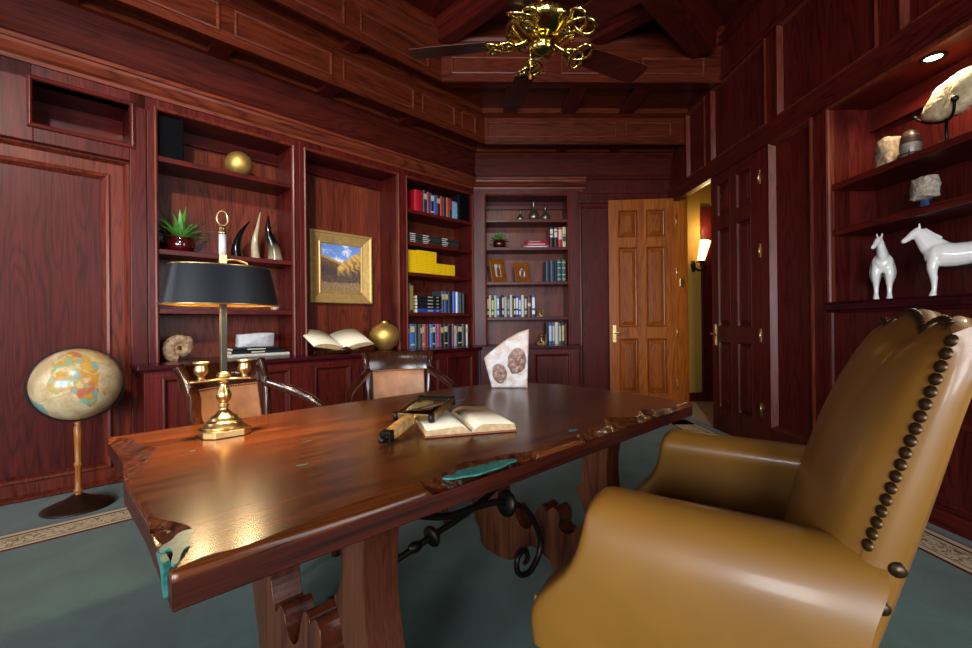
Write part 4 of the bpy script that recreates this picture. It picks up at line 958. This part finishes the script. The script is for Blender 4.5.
for x in (-.068, .068):
    b = MB(); b.lathe([(0, .19), (.010, .192), (.012, .2), (.010, .206), (.02, .216), (.022, .228), (.018, .242), (.018, .248), (.025, .25), (.025, .256), (.017, .256), (.015, .235), (0, .23)], 28, (x, 0, 0)); b.build('candle_cup', BRASS, larm)
SH0, SH1 = .452, .586
def oval(rx, ry, z, n=64): return [(rx*math.cos(2*PI*i/n), ry*math.sin(2*PI*i/n), z) for i in range(n)]
b = MB(); b.grid([oval(.188+(.157-.188)*k, .128+(.092-.128)*k, SH0+(SH1-SH0)*k) for k in (0, .25, .5, .75, 1)], closev=True); shade = b.build('shade', BLACK, lamp)
b = MB(); b.grid([oval(.186+(.155-.186)*k, .126+(.090-.126)*k, SH0+.001+(SH1-SH0-.002)*k) for k in (0, .5, 1)], closev=True); b.build('shade_lining', LINING, shade)
b = MB()
for rx, ry, z in ((.188, .128, SH0), (.157, .092, SH1)): b.tube(oval(rx, ry, z), .0028, 8, closed=True)
b.tube([(-.155, 0, SH1-.01), (.155, 0, SH1-.01)], .004, 6); b.tube([(0, -.09, SH1-.01), (0, .09, SH1-.01)], .004, 6); b.build('shade_rim', BRASS, shade)
for x in (-.075, .075):
    b = MB(); b.tube([(x, 0, SH1-.03), (x, 0, SH0+.055)], .015, 10); lh = b.build('lamp_holder', BRASS, lamp)
    b = MB(); b.sphere((x, 0, SH0+.038), .022, 14); b.build('bulb', glow('warm_bulb', '#ffcf80', 26.), lh)
b = MB(); b.box(-.012, .012, -.012, .012, .565, .63); clamp = b.build('clamp', BRASS, lamp, bevel=.002)
b = MB(); b.tube(spline([(.01, 0, .612), (.04, -.01, .614), (.07, -.01, .606), (.078, -.01, .598)]), .005, 8); b.build('clamp_key', BRASS, clamp)
b = MB(); b.tube([(0, 0, .63), (0, 0, .70)], .0115, 14); b.build('glass_sleeve', plain('frosted_sleeve', '#d6d6da', .25, vary=.03), lamp)
b = MB(); b.lathe([(0, .70), (.013, .70), (.014, .708), (.009, .714), (.011, .722), (.007, .73), (0, .73)], 20)
b.tube([(.017*math.cos(q), .0, .757+.026*math.sin(q)) for q in [2*PI*k/28 for k in range(28)]], .0032, 8, closed=True); b.build('finial_ring', BRASS, lamp)

# ---- carved white stone
t = thing('carved_stone', 'white stone slab carved with two brown faces, on the desk end', 'sculpture', Matrix.Translation((.208, 2.68, ZT)) @ Matrix.Rotation(R(-5), 4, 'Z'))
def face_h(u, v, cx, cz, s):
    x, z = (u-cx)/s, (v-cz)/s
    e = (x/.052)**2+(z/.072)**2
    if e > 1.6: return 0, 0
    h = .03*max(0, 1-e)**.5 if e < 1 else 0
    h += .014*math.exp(-(x/.010)**2-((z+.002)/.024)**2)+.006*math.exp(-((abs(x)-.02)/.016)**2-((z-.024)/.007)**2)
    h -= .008*math.exp(-((abs(x)-.022)/.010)**2-((z-.012)/.007)**2)
    h += .006*math.exp(-(x/.018)**2-((z+.034)/.004)**2)+.004*math.exp(-(x/.018)**2-((z+.043)/.004)**2)-.004*math.exp(-(x/.02)**2-((z+.0385)/.0025)**2)
    h += .006*math.exp(-(x/.018)**2-((z+.06)/.010)**2)
    return 2.0*h*s, 1 if e+.5*noise.noise(Vector((u*30, v*30, 8))) < 1.0 else 0
nx, nz = 90, 100; P = []; cols = []; P2 = []; cb = []
for i in range(nx):
    rw = []; rb = []
    for j in range(nz):
        u, v = i/(nx-1), j/(nz-1)
        zl, zr = .175, .345
        xl = -.105-.045*v; xr = .105+.012*v
        ztop = zl+(zr-zl)*(u**.8)*(1+.12*math.sin(PI*u))
        x = xl+(xr-xl)*u; z = ztop*v
        d = 0; fc = 0
        for cx, cz, s, rt in ((-.058, .085, .80, .1), (.045, .16, 1.02, -.1)):
            xx = x+rt*(z-cz); h, k = face_h(xx, z, cx, cz, s); d = max(d, h) if h > 0 or d > 0 else d+h; fc = max(fc, k)
        nn = noise.noise(Vector((x*25, z*25, 0))); n2 = noise.noise(Vector((x*60, z*60, 4)))
        rough = .004*nn+.003*n2
        edge = min(u, 1-u, v, 1-v)
        k = min(1, edge/.03)
        rw.append((x, -.022-d*k-(rough if not fc else 0)-.008*k, z))
        c = mix((.62, .59, .56), (.50, .42, .37), .3+1.3*nn)
        if fc: c = mix((.27, .14, .10), (.48, .33, .27), .45+1.4*n2)
        elif v > .78 or (u > .8 and nn > 0): c = mix(c, (.60, .40, .30), .35+1.1*nn)
        cols.append(c+(1,)); rb.append((x, .03, z)); cb.append((.72, .68, .64, 1))
    P.append(rw); P2.append(rb)
b = MB(); b.grid(P); b.grid(P2)
off = nx*nz; idx = lambda i, j: i*nz+j
loop = [(i, 0) for i in range(nx)]+[(nx-1, j) for j in range(1, nz)]+[(i, nz-1) for i in range(nx-2, -1, -1)]+[(0, j) for j in range(nz-2, 0, -1)]
for q in range(len(loop)):
    a, c = loop[q], loop[(q+1) % len(loop)]; b.f.append([idx(*a), idx(*c), off+idx(*c), off+idx(*a)]); b.sm.append(False); b.mi.append(0)
b.build('carving', painted('carved_marble', .55), t, cols=cols+cb)

# ---- open book and magnifier on the desk
t = thing('open_book', 'old open book lying on the desk under the magnifier', 'book', DESK @ Matrix.Translation((.985, .46, ZT)), (0, 0, 0), -28)
open_book(t, .155, .36, .028, .030, plain('worn_cover', '#8a4a34', .6, vary=.3))
mg = thing('magnifying_glass', 'rectangular brass framed magnifier with bone handle resting on the open book', 'magnifying glass', DESK @ Matrix.Translation((.63, .415, ZT+.018)), (0, 0, 0), 28)
T = Matrix.Rotation(R(-8), 4, 'Y')
b = MB(); b.tube([(.03, 0, 0), (.1, 0, 0), (.175, 0, 0)], [.017, .018, .0165], 12, sec=[(1, .8), (.8, 1), (-.8, 1), (-1, .8), (-1, -.8), (-.8, -1), (.8, -1), (1, -.8)], smooth=False); b.xf(T); b.build('handle', plain('bone_handle', '#b58c52', .4, vary=.5, scale=40.), mg)
b = MB(); b.box(-.0, .028, -.019, .019, -.018, .018); b.lathe([(0, -.03), (.009, -.028), (.012, -.018), (.008, -.008), (.013, 0), (0, .0)], 16); b.xf(Matrix.Rotation(R(90), 4, 'Y'), start=8); b.xf(T); b.build('end_cap', DARKMET, mg, bevel=.002)
fr_ = [(.20, -.07), (.40, -.07), (.40, .07), (.20, .07)]
b = MB()
for (xa, ya), (xb, yb) in zip(fr_, fr_[1:]+fr_[:1]): b.box(min(xa, xb)-.005, max(xa, xb)+.005, min(ya, yb)-.005, max(ya, yb)+.005, -.012, .012)
b.tube([(.172, 0, 0), (.2, 0, 0)], .012, 12); b.xf(T); b.build('lens_frame', BRASS, mg, bevel=.002)
for x, y in fr_: MB().tube([(x, y, -.015), (x, y, .015)], .012, 12).xf(T).build('corner_post', DARKMET, mg)
MB().box(.385, .408, -.058, .058, -.013, .013).xf(T).build('frame_grip', DARKMET, mg)
m, nt, bs_ = base_mat('magnifier_glass'); bs_.inputs['Transmission Weight'].default_value = 1.; bs_.inputs['Roughness'].default_value = .02; bs_.inputs['Base Color'].default_value = (.75, .95, .88, 1)
P = [[(.205+.19*i/16, -.065+.13*j/12, s*(.004+.007*(1-((i/8-1)**2+(j/6-1)**2)/2))) for j in range(13)] for i in range(17) for s in (1,)]
b = MB(); b.grid(P); b.grid([[(x, y, -z) for x, y, z in r] for r in P]); b.xf(T); b.build('lens', m, mg)

# ================================================================= GLOBE
gl = thing('floor_globe', 'antique coloured floor globe on turned stand by the left wall', 'globe', BACK, (-2.50, 2.905, 0.0), 41)
GC = (0, 0, .772); GR = .222
conts = {
 'africa': [(-17, 15), (-16, 22), (-9, 32), (-5, 36), (10, 37), (11, 33), (20, 31), (25, 32), (33, 31), (37, 21), (43, 12), (51, 11), (42, -2), (40, -12), (35, -20), (33, -27), (27, -34), (19, -35), (14, -25), (12, -15), (13, -6), (9, 1), (9, 5), (3, 6), (-8, 4), (-13, 8)],
 'eurasia': [(-9, 37), (-9, 43), (-1, 44), (-4, 48), (3, 51), (8, 55), (12, 56), (20, 55), (24, 60), (22, 65), (12, 60), (5, 60), (12, 68), (28, 71), (60, 70), (100, 77), (140, 72), (178, 66), (160, 60), (140, 52), (130, 42), (121, 30), (108, 20), (105, 10), (100, 14), (94, 18), (88, 22), (80, 14), (77, 8), (72, 20), (62, 25), (56, 27), (59, 22), (52, 16), (44, 13), (39, 21), (35, 28), (36, 36), (28, 37), (26, 41), (22, 37), (18, 41), (12, 45), (17, 39), (12, 42), (4, 43), (0, 39), (-5, 36)],
 'samerica': [(-80, 0), (-77, 8), (-60, 10), (-50, 2), (-35, -6), (-39, -18), (-48, -26), (-58, -36), (-66, -45), (-70, -54), (-74, -45), (-71, -20), (-80, -6)],
 'madagascar': [(44, -17), (49, -13), (50, -17), (47, -25), (44, -23)], 'britain': [(-5, 50), (1, 52), (-2, 58), (-6, 56)],
 'namerica': [(-80, 25), (-97, 20), (-105, 22), (-125, 40), (-135, 58), (-165, 62), (-120, 72), (-80, 72), (-60, 50), (-75, 36)], 'greenland': [(-45, 60), (-25, 70), (-20, 80), (-55, 80), (-55, 68)], 'australia': [(114, -22), (131, -12), (142, -11), (153, -27), (147, -38), (131, -32), (116, -34)]}
def inside(x, y, p):
    r = False; j = len(p)-1
    for i in range(len(p)):
        if (p[i][1] > y) != (p[j][1] > y) and x < (p[j][0]-p[i][0])*(y-p[i][1])/(p[j][1]-p[i][1])+p[i][0]: r = not r
        j = i
    return r
rnd = random.Random(4)
seeds = [(rnd.uniform(-20, 140), rnd.uniform(-36, 75), rnd.choice([(.50, .25, .03), (.20, .36, .20), (.48, .13, .10), (.15, .36, .34), (.42, .32, .10), (.55, .42, .16), (.22, .40, .26), (.52, .30, .06)])) for _ in range(190)]
P = []; cols = []; nlon, nlat = 300, 150
for i in range(nlon):
    rw = []
    for j in range(nlat+1):
        lo, la = -180+360*i/nlon, -90+180*j/nlat
        a = R(lo-17)-PI/2; ce = math.cos(R(la))
        rw.append((GR*ce*math.cos(a), GR*ce*math.sin(a), GR*math.sin(R(la))))
        c = mix((.62, .50, .30), (.46, .33, .17), .5+noise.noise(Vector(rw[-1])*14)+.5*noise.noise(Vector(rw[-1])*60))
        if abs(la) < .7: c = (.42, .30, .14)
        for nm, pg in conts.items():
            if inside(lo, la, pg):
                if nm in ('africa', 'eurasia', 'madagascar', 'britain'):
                    ds = sorted(((lo-s[0])**2+(la-s[1])**2, s[2]) for s in seeds); c = ds[0][1]
                    if ds[1][0]**.5-ds[0][0]**.5 < 1.4: c = mix(c, (.50, .20, .02), .75)
                    if nm == 'eurasia' and lo > 60: c = mix(c, (.70, .52, .22), .5)
                else: c = {'samerica': (.18, .36, .32), 'namerica': (.6, .45, .2)}.get(nm, (.6, .3, .22))
        cols.append(c+(1,))
    P.append(rw)
b = MB(); b.grid(P, closeu=True); b.xf(Matrix.Translation(GC) @ Matrix.Rotation(R(4), 4, 'X') @ Matrix.Rotation(R(-22), 4, 'Y')); b.build('ball', painted('globe_print', .28, .4), gl, cols=cols)
b = MB(); b.tube([(GC[0]+.234*math.cos(q), 0, GC[2]+.234*math.sin(q)) for q in [2*PI*k/64 for k in range(64)]], .008, 8, closed=True, sec=[(.5, 1.4), (-.5, 1.4), (-.5, -1.4), (.5, -1.4)], smooth=False, up=(0, 1, 0))
b.build('meridian_ring', DARKMET, gl)
b = MB(); b.lathe([(0, .06), (.026, .06), (.018, .08), (.017, .09), (.024, .1), (.024, .11), (.017, .12), (.016, .25), (.023, .26), (.023, .275), (.016, .285), (.019, .4), (.022, .5), (.014, .515), (.02, .53), (.012, .54), (.0, .54)], 24); b.build('turned_post', WPOST, gl)
b = MB(); b.lathe([(0, .004), (.18, .0), (.18, .008), (.15, .022), (.06, .058), (.03, .08), (0, .08)], 48); b.build('base', plain('bronze_base', '#2e1d12', .35, .4), gl)

# ================================================================= GUEST CHAIRS
def guest_chair():
    t = thing('guest_chair', 'polished armchair with russet leather back behind the lamp', 'chair', group='guest chairs on the far side of the desk')
    S = [(1, .7), (.7, 1), (-.7, 1), (-1, .7), (-1, -.7), (-.7, -1), (.7, -1), (1, -.7)]
    for sg in (-1, 1):
        b = MB(); b.tube(spline([(-.30, sg*.20, 0), (-.25, sg*.205, .22), (-.215, sg*.215, .44), (-.225, sg*.222, .66), (-.25, sg*.235, .84), (-.30, sg*.25, .945)], 5), .021, sec=S, up=(0, 1, 0)); b.build('rear_post', WCHAIR, t)
        b = MB(); b.tube(spline([(.23, sg*.235, .42), (.235, sg*.23, .25), (.215, sg*.225, .1), (.23, sg*.225, 0)], 5), [.024-.0006*i for i in range(16)], sec=S, up=(0, 1, 0)); b.build('front_leg', WCHAIR, t)
        b = MB(); b.tube(spline([(-.235, sg*.225, .83), (-.14, sg*.28, .795), (-.04, sg*.355, .735), (.04, sg*.375, .67), (.09, sg*.355, .60), (.12, sg*.29, .51), (.15, sg*.245, .43)], 6), .019, sec=[(1.1, .8), (.8, 1.1), (-.8, 1.1), (-1.1, .8), (-1.1, -.8), (-.8, -1.1), (.8, -1.1), (1.1, -.8)], up=(0, 0, 1)); b.build('arm', WCHAIR, t)
    P = []
    for i in range(13):
        y = -.255+.51*i/12; k = (y/.255)**2; P.append([(-.262-.035*(1-k), y, .828), (-.285-.035*(1-k), y, .90), (-.305-.03*(1-k), y, .945), (-.325-.03*(1-k), y, .94), (-.30-.035*(1-k), y, .88), (-.285-.035*(1-k), y, .828)])
    b = MB(); b.grid(P, closev=True); m = 6
    b.f += [list(range(m))[::-1], [12*m+k for k in range(m)]]; b.sm += [False]*2; b.mi += [0]*2; b.build('top_rail', WCHAIR, t, bevel=.004)
    P = []
    for i in range(13):
        y = -.195+.39*i/12; k = (y/.2)**2; P.append([(-.262+.058*s-.035*(1-k)+.012*math.sin(PI*s)*(1-k), y, .83-.35*s) for s in [q/8 for q in range(9)]]+[(-.29+.058*s-.035*(1-k), y, .83-.35*s) for s in [q/8 for q in range(8, -1, -1)]])
    b = MB(); b.grid(P, closev=True); b.build('back_panel', CHAIRLEATHER, t)
    b = MB()
    for i in range(27):
        y = -.192+.384*i/26; k = (y/.2)**2; b.sphere((-.259-.035*(1-k), y, .824), .0048, 6)
    for i in range(24):
        for y in (-.192, .192): b.sphere((-.259+.058*i/24-.003, y, .824-.34*i/24), .0048, 6)
    b.build('nail_trim', BRONZE, t)['kind'] = 'stuff'
    b = MB(); b.box(-.235, .25, -.24, .24, .36, .42); b.build('seat_rail', WCHAIR, t, bevel=.006)
    b = MB(); P = [[(-.23+.47*i/12, -.23+.46*j/12, .42+.055*(max(0, 1-(i/6-1)**4)*max(0, 1-(j/6-1)**4))**.5) for j in range(13)] for i in range(13)]; b.grid(P); b.build('seat', CHAIRLEATHER, t)
    b = MB(); b.box(-.235, -.20, -.2, .2, .47, .50); b.build('lower_rail', WCHAIR, t, bevel=.004)
    for ch in t.children:
        for v in ch.data.vertices: v.co.y *= .86
    return t
gc = guest_chair(); gc.matrix_world = DESK @ Matrix.Translation((.60, 1.40, 0)) @ Matrix.Rotation(R(-90+22), 4, 'Z')
g2 = copy_tree(gc); g2.matrix_world = DESK @ Matrix.Translation((1.40, 1.45, 0)) @ Matrix.Rotation(R(-90-26), 4, 'Z')
g2['label'] = 'polished armchair with russet leather back, between lamp and carved stone'

# ================================================================= LEATHER CLUB CHAIR
wc = thing('club_chair', 'large tan leather club chair with scalloped back and nailheads', 'armchair', Matrix.Translation((.853, 1.257, 0)) @ Matrix.Rotation(R(144.1), 4, 'Z'))
FP = [(.20, .545), (.29, .55), (.36, .555), (.40, .55), (.425, .53), (.45, .49), (.48, .455), (.52, .43), (.56, .415), (.60, .405), (.64, .405), (.67, .405), (.70, .385), (.75, .38)]
def xfront(z):
    for (z0, x0), (z1, x1) in zip(FP, FP[1:]):
        if z <= z1: return x0+(x1-x0)*max(0, (z-z0)/(z1-z0))
    return FP[-1][1]
def arm(sg):
    b = MB(); P = []; nu = 34
    for i in range(nu+1):
        u = i/nu; uu = u**1.3
        xr = -.165
        zt = .70-.008*uu
        sec = []
        zs = [.28, .30, .33, .38, .44, .50, .55, .60]
        bul = 1-.35*max(0, 1-u/.12)**2          # narrow at the front nose
        if u < .12: bul = (math.sqrt(max(0, 1-(1-u/.12)**2)))*.62+.38*min(1, u/.05+.0)
        if u == 0: bul = .04
        w = .078
        for z in zs: sec.append((z, (w+.012+.022*math.sin(PI*min(1, (z-.25)/.45)))*bul))
        for k in range(1, 8):
            a = PI*k/8; sec.append((.615+(zt-.615)*math.sin(a), (w+.012)*math.cos(a)*bul*(1.0)))
        for z in zs[::-1]: sec.append((z, -(w-.01)*bul))
        rw = []
        for z, y in sec:
            xr = -.150-.034*math.sin(PI*min(1, max(0, (.73-z)/.15)))
            xf_ = xfront(z)-(.03*max(0, (z-.62)/.08)**2 if z > .62 else 0)
            rw.append((xf_+(xr-xf_)*uu, sg*(.383+y), z))
        P.append(rw)
    b.grid(P)
    b.build('arm', LEATHER, wc, sub=1)
    # welt along the front of the outside panel
    b = MB(); b.tube([(xfront(z)-.022, sg*(.383+.07), z) for z in [.28+.02*k for k in range(7)]], .006, 8); b.build('welt', LEATHER, wc)
arm(1); arm(-1)
YB = .43
def ztop(y):
    a = abs(y)
    return 1.092+(.046*max(0, math.cos(PI*a/.46))**.7 if a < .23 else .026*max(0, math.sin(PI*(a-.23)/.21))**.75)
def xedge(z): return -.159-(z-.714)*.298
# front cushion of the back
P = []
ny, nz = 40, 26
for i in range(ny+1):
    y = -YB+2*YB*i/ny; rw = []; zt = ztop(y)
    for j in range(nz+1):
        s = j/nz; z = .38+(zt-.38)*s
        e = max(0, 1-(abs(y)/YB)**3.2)**.6; r = max(0, 1-max(0, (s-.55)/.45)**3.)**.55
        rw.append((xedge(z)+.095*e*r*(.75+.25*math.sin(PI*s))-.015*math.exp(-(y/.02)**2)*s**6*0, y, z))
    P.append(rw)
b = MB(); b.grid(P); b.build('back_cushion', LEATHER, wc)
# outer shell of the back
P = []
for i in range(ny+1):
    y = -YB+2*YB*i/ny; zt = ztop(y); rw = []
    e = max(0, 1-(abs(y)/YB)**6)**.5
    for x, z in ((xedge(zt)+.004, zt-.002), (xedge(zt)-.018, zt+.010), (xedge(zt)-.036, zt+.004), (xedge(zt)-.048, zt-.016)): rw.append((x, y, z))
    for k in range(1, 11):
        s = k/10; z = (zt-.016)+(.24-zt+.016)*s; rw.append((xedge(z)-.048-.02*e*math.sin(PI*s)-.025*s, y, z))
    P.append(rw)
b = MB(); b.grid(P)
for sgn, row in ((-1, P[0]), (1, P[-1])):                 # padded side walls
    y = sgn*YB; pts = row[3:]; zt = pts[0][2]; Q = []
    for k in range(25):
        z = .24+(zt-.24)*k/24; xr_ = pts[-1][0] if k < 12 else pts[0][0]
        for p, q in zip(pts, pts[1:]):
            if p[2] >= z >= q[2]: xr_ = p[0]+(q[0]-p[0])*(p[2]-z)/(p[2]-q[2]+1e-9)
        xf_ = xedge(z)+.004; g = min(1, (zt-z)/.06)
        Q.append([(xf_+(xr_-xf_)*u, y+sgn*o*g, z) for u, o in ((0, 0), (.15, .008), (.4, .012), (.75, .011), (.93, .006), (1, 0))])
    r0, r1, r2, r3 = [Vector(q) for q in row[:4]]
    for fa, fb in ((r0, r3.lerp(r2, .7)), (r0.lerp(r1, .5), r2), (r1, r1.lerp(r2, .1))): Q.append([tuple(fa.lerp(fb, u)) for u in (0, .15, .4, .75, .93, 1)])
    b.grid(Q)
b.build('back_shell', LEATHER, wc)
b = MB(); b.prism([(-.10, .22), (.50, .22), (.51, .26), (.50, .36), (-.12, .36)], -.36, .36, 'y'); b.build('seat_base', LEATHER, wc, bevel=.02)
P = [[(-.2+.70*i/20, -.305+.61*j/20, .36+.13*(max(0, 1-abs(i/10-1)**5)*max(0, 1-abs(j/10-1)**5))**.35) for j in range(21)] for i in range(21)]
b = MB(); b.grid(P); b.build('seat_cushion', LEATHER, wc)
for x, y in ((.44, .34), (.44, -.34), (-.06, .32), (-.06, -.32)):
    b = MB(); b.lathe([(0, 0), (.018, 0), (.03, .2), (.034, .23), (0, .23)], 16, (x, y, 0)); b.build('foot', WCHAIR, wc)
nail0 = None
def nail(p, r, d):
    """domed nailhead facing direction d"""
    global nail0
    if nail0 is None:
        b = MB(); b.lathe([(0, .006), (.006, .0052), (.0105, .003), (.0125, .0)], 14); o = nail0 = b.build('nailhead', BRONZE, wc)
    else:
        o = nail0.copy(); COL.objects.link(o)
    o.parent = wc
    q = Vector(d).to_track_quat('Z', 'Y'); o.matrix_local = Matrix.Translation(p) @ q.to_matrix().to_4x4() @ Matrix.Scale(r, 4)
for sg in (1, -1):
    for k in range(18):
        z = .705+(1.085-.705)*k/17; nail((xedge(z)+.002, sg*(YB+.003), z), .92, (.75, sg*.65, .25))
for i in range(1, 44):
    y = -YB+2*YB*i/44; nail((xedge(ztop(y))+.006, y, ztop(y)+.004), .85, (.75, 0, .65))
for z in (.675, .60): nail((xedge(z)-.047, YB+.012, z), 1.15, (.1, 1, .1))

# ================================================================= CEILING FAN
FZ = 2.30
fan = thing('ceiling_fan', 'polished brass ceiling fan with dark wooden blades', 'ceiling fan', BACK, (.345, 2.2, FZ), 0)
def fz(z): return z-FZ
b = MB(); b.tube([(0, 0, fz(2.60)), (0, 0, fz(4.06))], .017, 12); b.build('downrod', FANBRASS, fan)
b = MB(); b.lathe([(0, fz(3.95)), (.03, fz(3.95)), (.075, fz(4.02)), (.08, fz(4.079)), (0, fz(4.079))], 28); b.build('canopy', FANBRASS, fan)
b = MB(); b.lathe([(.02, fz(2.66)), (.03, fz(2.63)), (.08, fz(2.62)), (.12, fz(2.605)), (.165, fz(2.59))], 40); b.lathe([(.165, fz(2.59)), (.18, fz(2.575)), (.18, fz(2.55)), (.165, fz(2.535)), (.095, fz(2.512))], 96, star=.06)
b.lathe([(.105, fz(2.517)), (.09, fz(2.512)), (.0, fz(2.512))], 40); b.build('motor_housing', FANBRASS, fan)
b = MB(); b.lathe([(.050, fz(2.515)), (.052, fz(2.50)), (.062, fz(2.492)), (.066, fz(2.475)), (.066, fz(2.455)), (.055, fz(2.442)), (.05, fz(2.442)), (.03, fz(2.436)), (0, fz(2.434))], 36); b.build('switch_housing', FANBRASS, fan)
b = MB(); b.tube([(-.055, -.03, fz(2.47)), (-.062, -.035, fz(2.46)), (-.062, -.035, fz(2.325))], .0022, 6); pc = b.build('pull_chain', FANBRASS, fan)
b = MB(); b.lathe([(0, 0), (.008, .004), (.007, .02), (.003, .026), (0, .026)], 12, (-.062, -.035, fz(2.30))); b.build('pull_knob', WPOST, pc)
WBLADE = wood('fan_blade', '#1f0806', '#45160f', 'x', rough=.3)
for k in range(5):
    T = Matrix.Rotation(R(26+72*k), 4, 'Z')
    pitch = Matrix.Translation((0, 0, fz(2.495))) @ Matrix.Rotation(R(-13), 4, 'X')
    b = MB(); b.tube(spline([(.07, 0, .02), (.11, 0, .008), (.17, 0, 0)]), .011, 8)
    P = []
    for q in [2*PI*i/72 for i in range(72)]:
        r = .030+.030*math.cos(3*q/1.0)*0
        x = math.sin(q)+2*math.sin(2*q); y = math.cos(q)-2*math.cos(2*q); z = -math.sin(3*q)
        P.append((.215+y*.027, x*.027, z*.008))
    b.tube(P, .0085, 8, closed=True, up=(0, 0, 1)); b.xf(T @ pitch); iron = b.build('blade_iron', FANBRASS, fan)
    b = MB(); pr = chaikin([(.225, -.052), (.35, -.065), (.645, -.072), (.67, -.055), (.67, .055), (.645, .072), (.35, .065), (.225, .052)], 1); b.prism(pr, .010, .016, 'z'); b.xf(T @ pitch); b.build('blade', WBLADE, iron, bevel=.002)

# ================================================================= LIGHT
def area(name, frame, loc, rot, sx, sy, power, col):
    l = bpy.data.lights.new(name, 'AREA'); l.shape = 'RECTANGLE'; l.size = sx; l.size_y = sy; l.energy = power; l.color = col
    o = bpy.data.objects.new(name, l); COL.objects.link(o); o.matrix_world = frame @ Matrix.Translation(loc) @ rot
    return o
DAY = (.90, .94, 1.0)
for (a, b), pw in zip(wins, (90, 190, 190)): area('daylight', REAR, ((a+b)/2, 4.25, 1.65), Matrix.Rotation(R(-90), 4, 'X'), 1.2, 1.9, pw, DAY)
area('daylight', RIGHT, (0, 2.78, 1.9), Matrix.Rotation(R(-90), 4, 'X'), 1.5, 2.3, 60, DAY)
area('daylight', WEST, (-.5, .2, 2.3), Matrix.Rotation(R(-90), 4, 'X'), 2.4, 2.6, 40, DAY)
def spot(name, loc, target, power, col, size=R(90), blend=.6, rad=.05):
    l = bpy.data.lights.new(name, 'SPOT'); l.energy = power; l.color = col; l.spot_size = size; l.spot_blend = blend; l.shadow_soft_size = rad
    o = bpy.data.objects.new(name, l); COL.objects.link(o); o.location = loc
    d = Vector(target)-Vector(loc); o.rotation_euler = d.to_track_quat('-Z', 'Y').to_euler(); return o
WARM = (1., .80, .56)
spot('added_fill_spot', (-.9, -.4, 3.85), (-2.0, 4.2, 1.55), 470, (1., .93, .84), R(50), .9, .12)  # unseen spot without a fixture, added to brighten the left bookcase bays
spot('added_fill_spot', (.6, -.4, 3.85), (.9, 5.6, 1.7), 430, (1., .93, .84), R(56), 1., .12)  # second added spot, out of view, brightens the back wall and open door

spot('cabinet_lamp', (2.615, 2.48, 2.59), (2.62, 2.60, 1.2), 15, WARM, R(165), .5, .03)
for x in (-.075, .075):
    p = lamp.matrix_world @ Vector((x, 0, SH0+.012))
    spot('lamp_glow', p, p-Vector((0, 0, 1)), 15, (1., .72, .38), R(150), .7, .02)
l = bpy.data.lights.new('sconce_glow', 'POINT'); l.energy = 4; l.color = (1., .74, .40); l.shadow_soft_size = .06
o = bpy.data.objects.new('sconce_glow', l); COL.objects.link(o); o.location = (3.25, HY-.2, 2.42)
wd = bpy.data.worlds.new('World'); bpy.context.scene.world = wd; wd.use_nodes = True
wd.node_tree.nodes['Background'].inputs[0].default_value = (.55, .68, .9, 1); wd.node_tree.nodes['Background'].inputs[1].default_value = .03

# ================================================================= CAMERA
cam = bpy.data.cameras.new('camera'); co = bpy.data.objects.new('camera', cam); COL.objects.link(co)
cam.sensor_width = 36; cam.lens = 450.4/972*36; cam.clip_start = .02
yaw, pitch, roll = R(1.52), R(.09), R(.57)
fwd = Vector((math.sin(yaw)*math.cos(pitch), math.cos(yaw)*math.cos(pitch), math.sin(pitch)))
rt = Vector((math.cos(yaw), -math.sin(yaw), 0)); dn = fwd.cross(rt)
r2 = rt*math.cos(roll)+dn*math.sin(roll); d2 = dn*math.cos(roll)-rt*math.sin(roll)
co.matrix_world = Matrix(((r2.x, -d2.x, -fwd.x, 0), (r2.y, -d2.y, -fwd.y, 0), (r2.z, -d2.z, -fwd.z, 1.12), (0, 0, 0, 1)))
sc = bpy.context.scene; sc.camera = co
sc.view_settings.view_transform = 'Standard'; sc.view_settings.look = 'None'; sc.view_settings.gamma = 1.; sc.view_settings.use_curve_mapping = False
sc.view_settings.exposure = .7
sc.cycles.use_denoising = True; sc.cycles.max_bounces = 10; sc.cycles.diffuse_bounces = 5; sc.cycles.glossy_bounces = 4
sc.cycles.sample_clamp_indirect = 6.; sc.cycles.caustics_reflective = False; sc.cycles.caustics_refractive = False
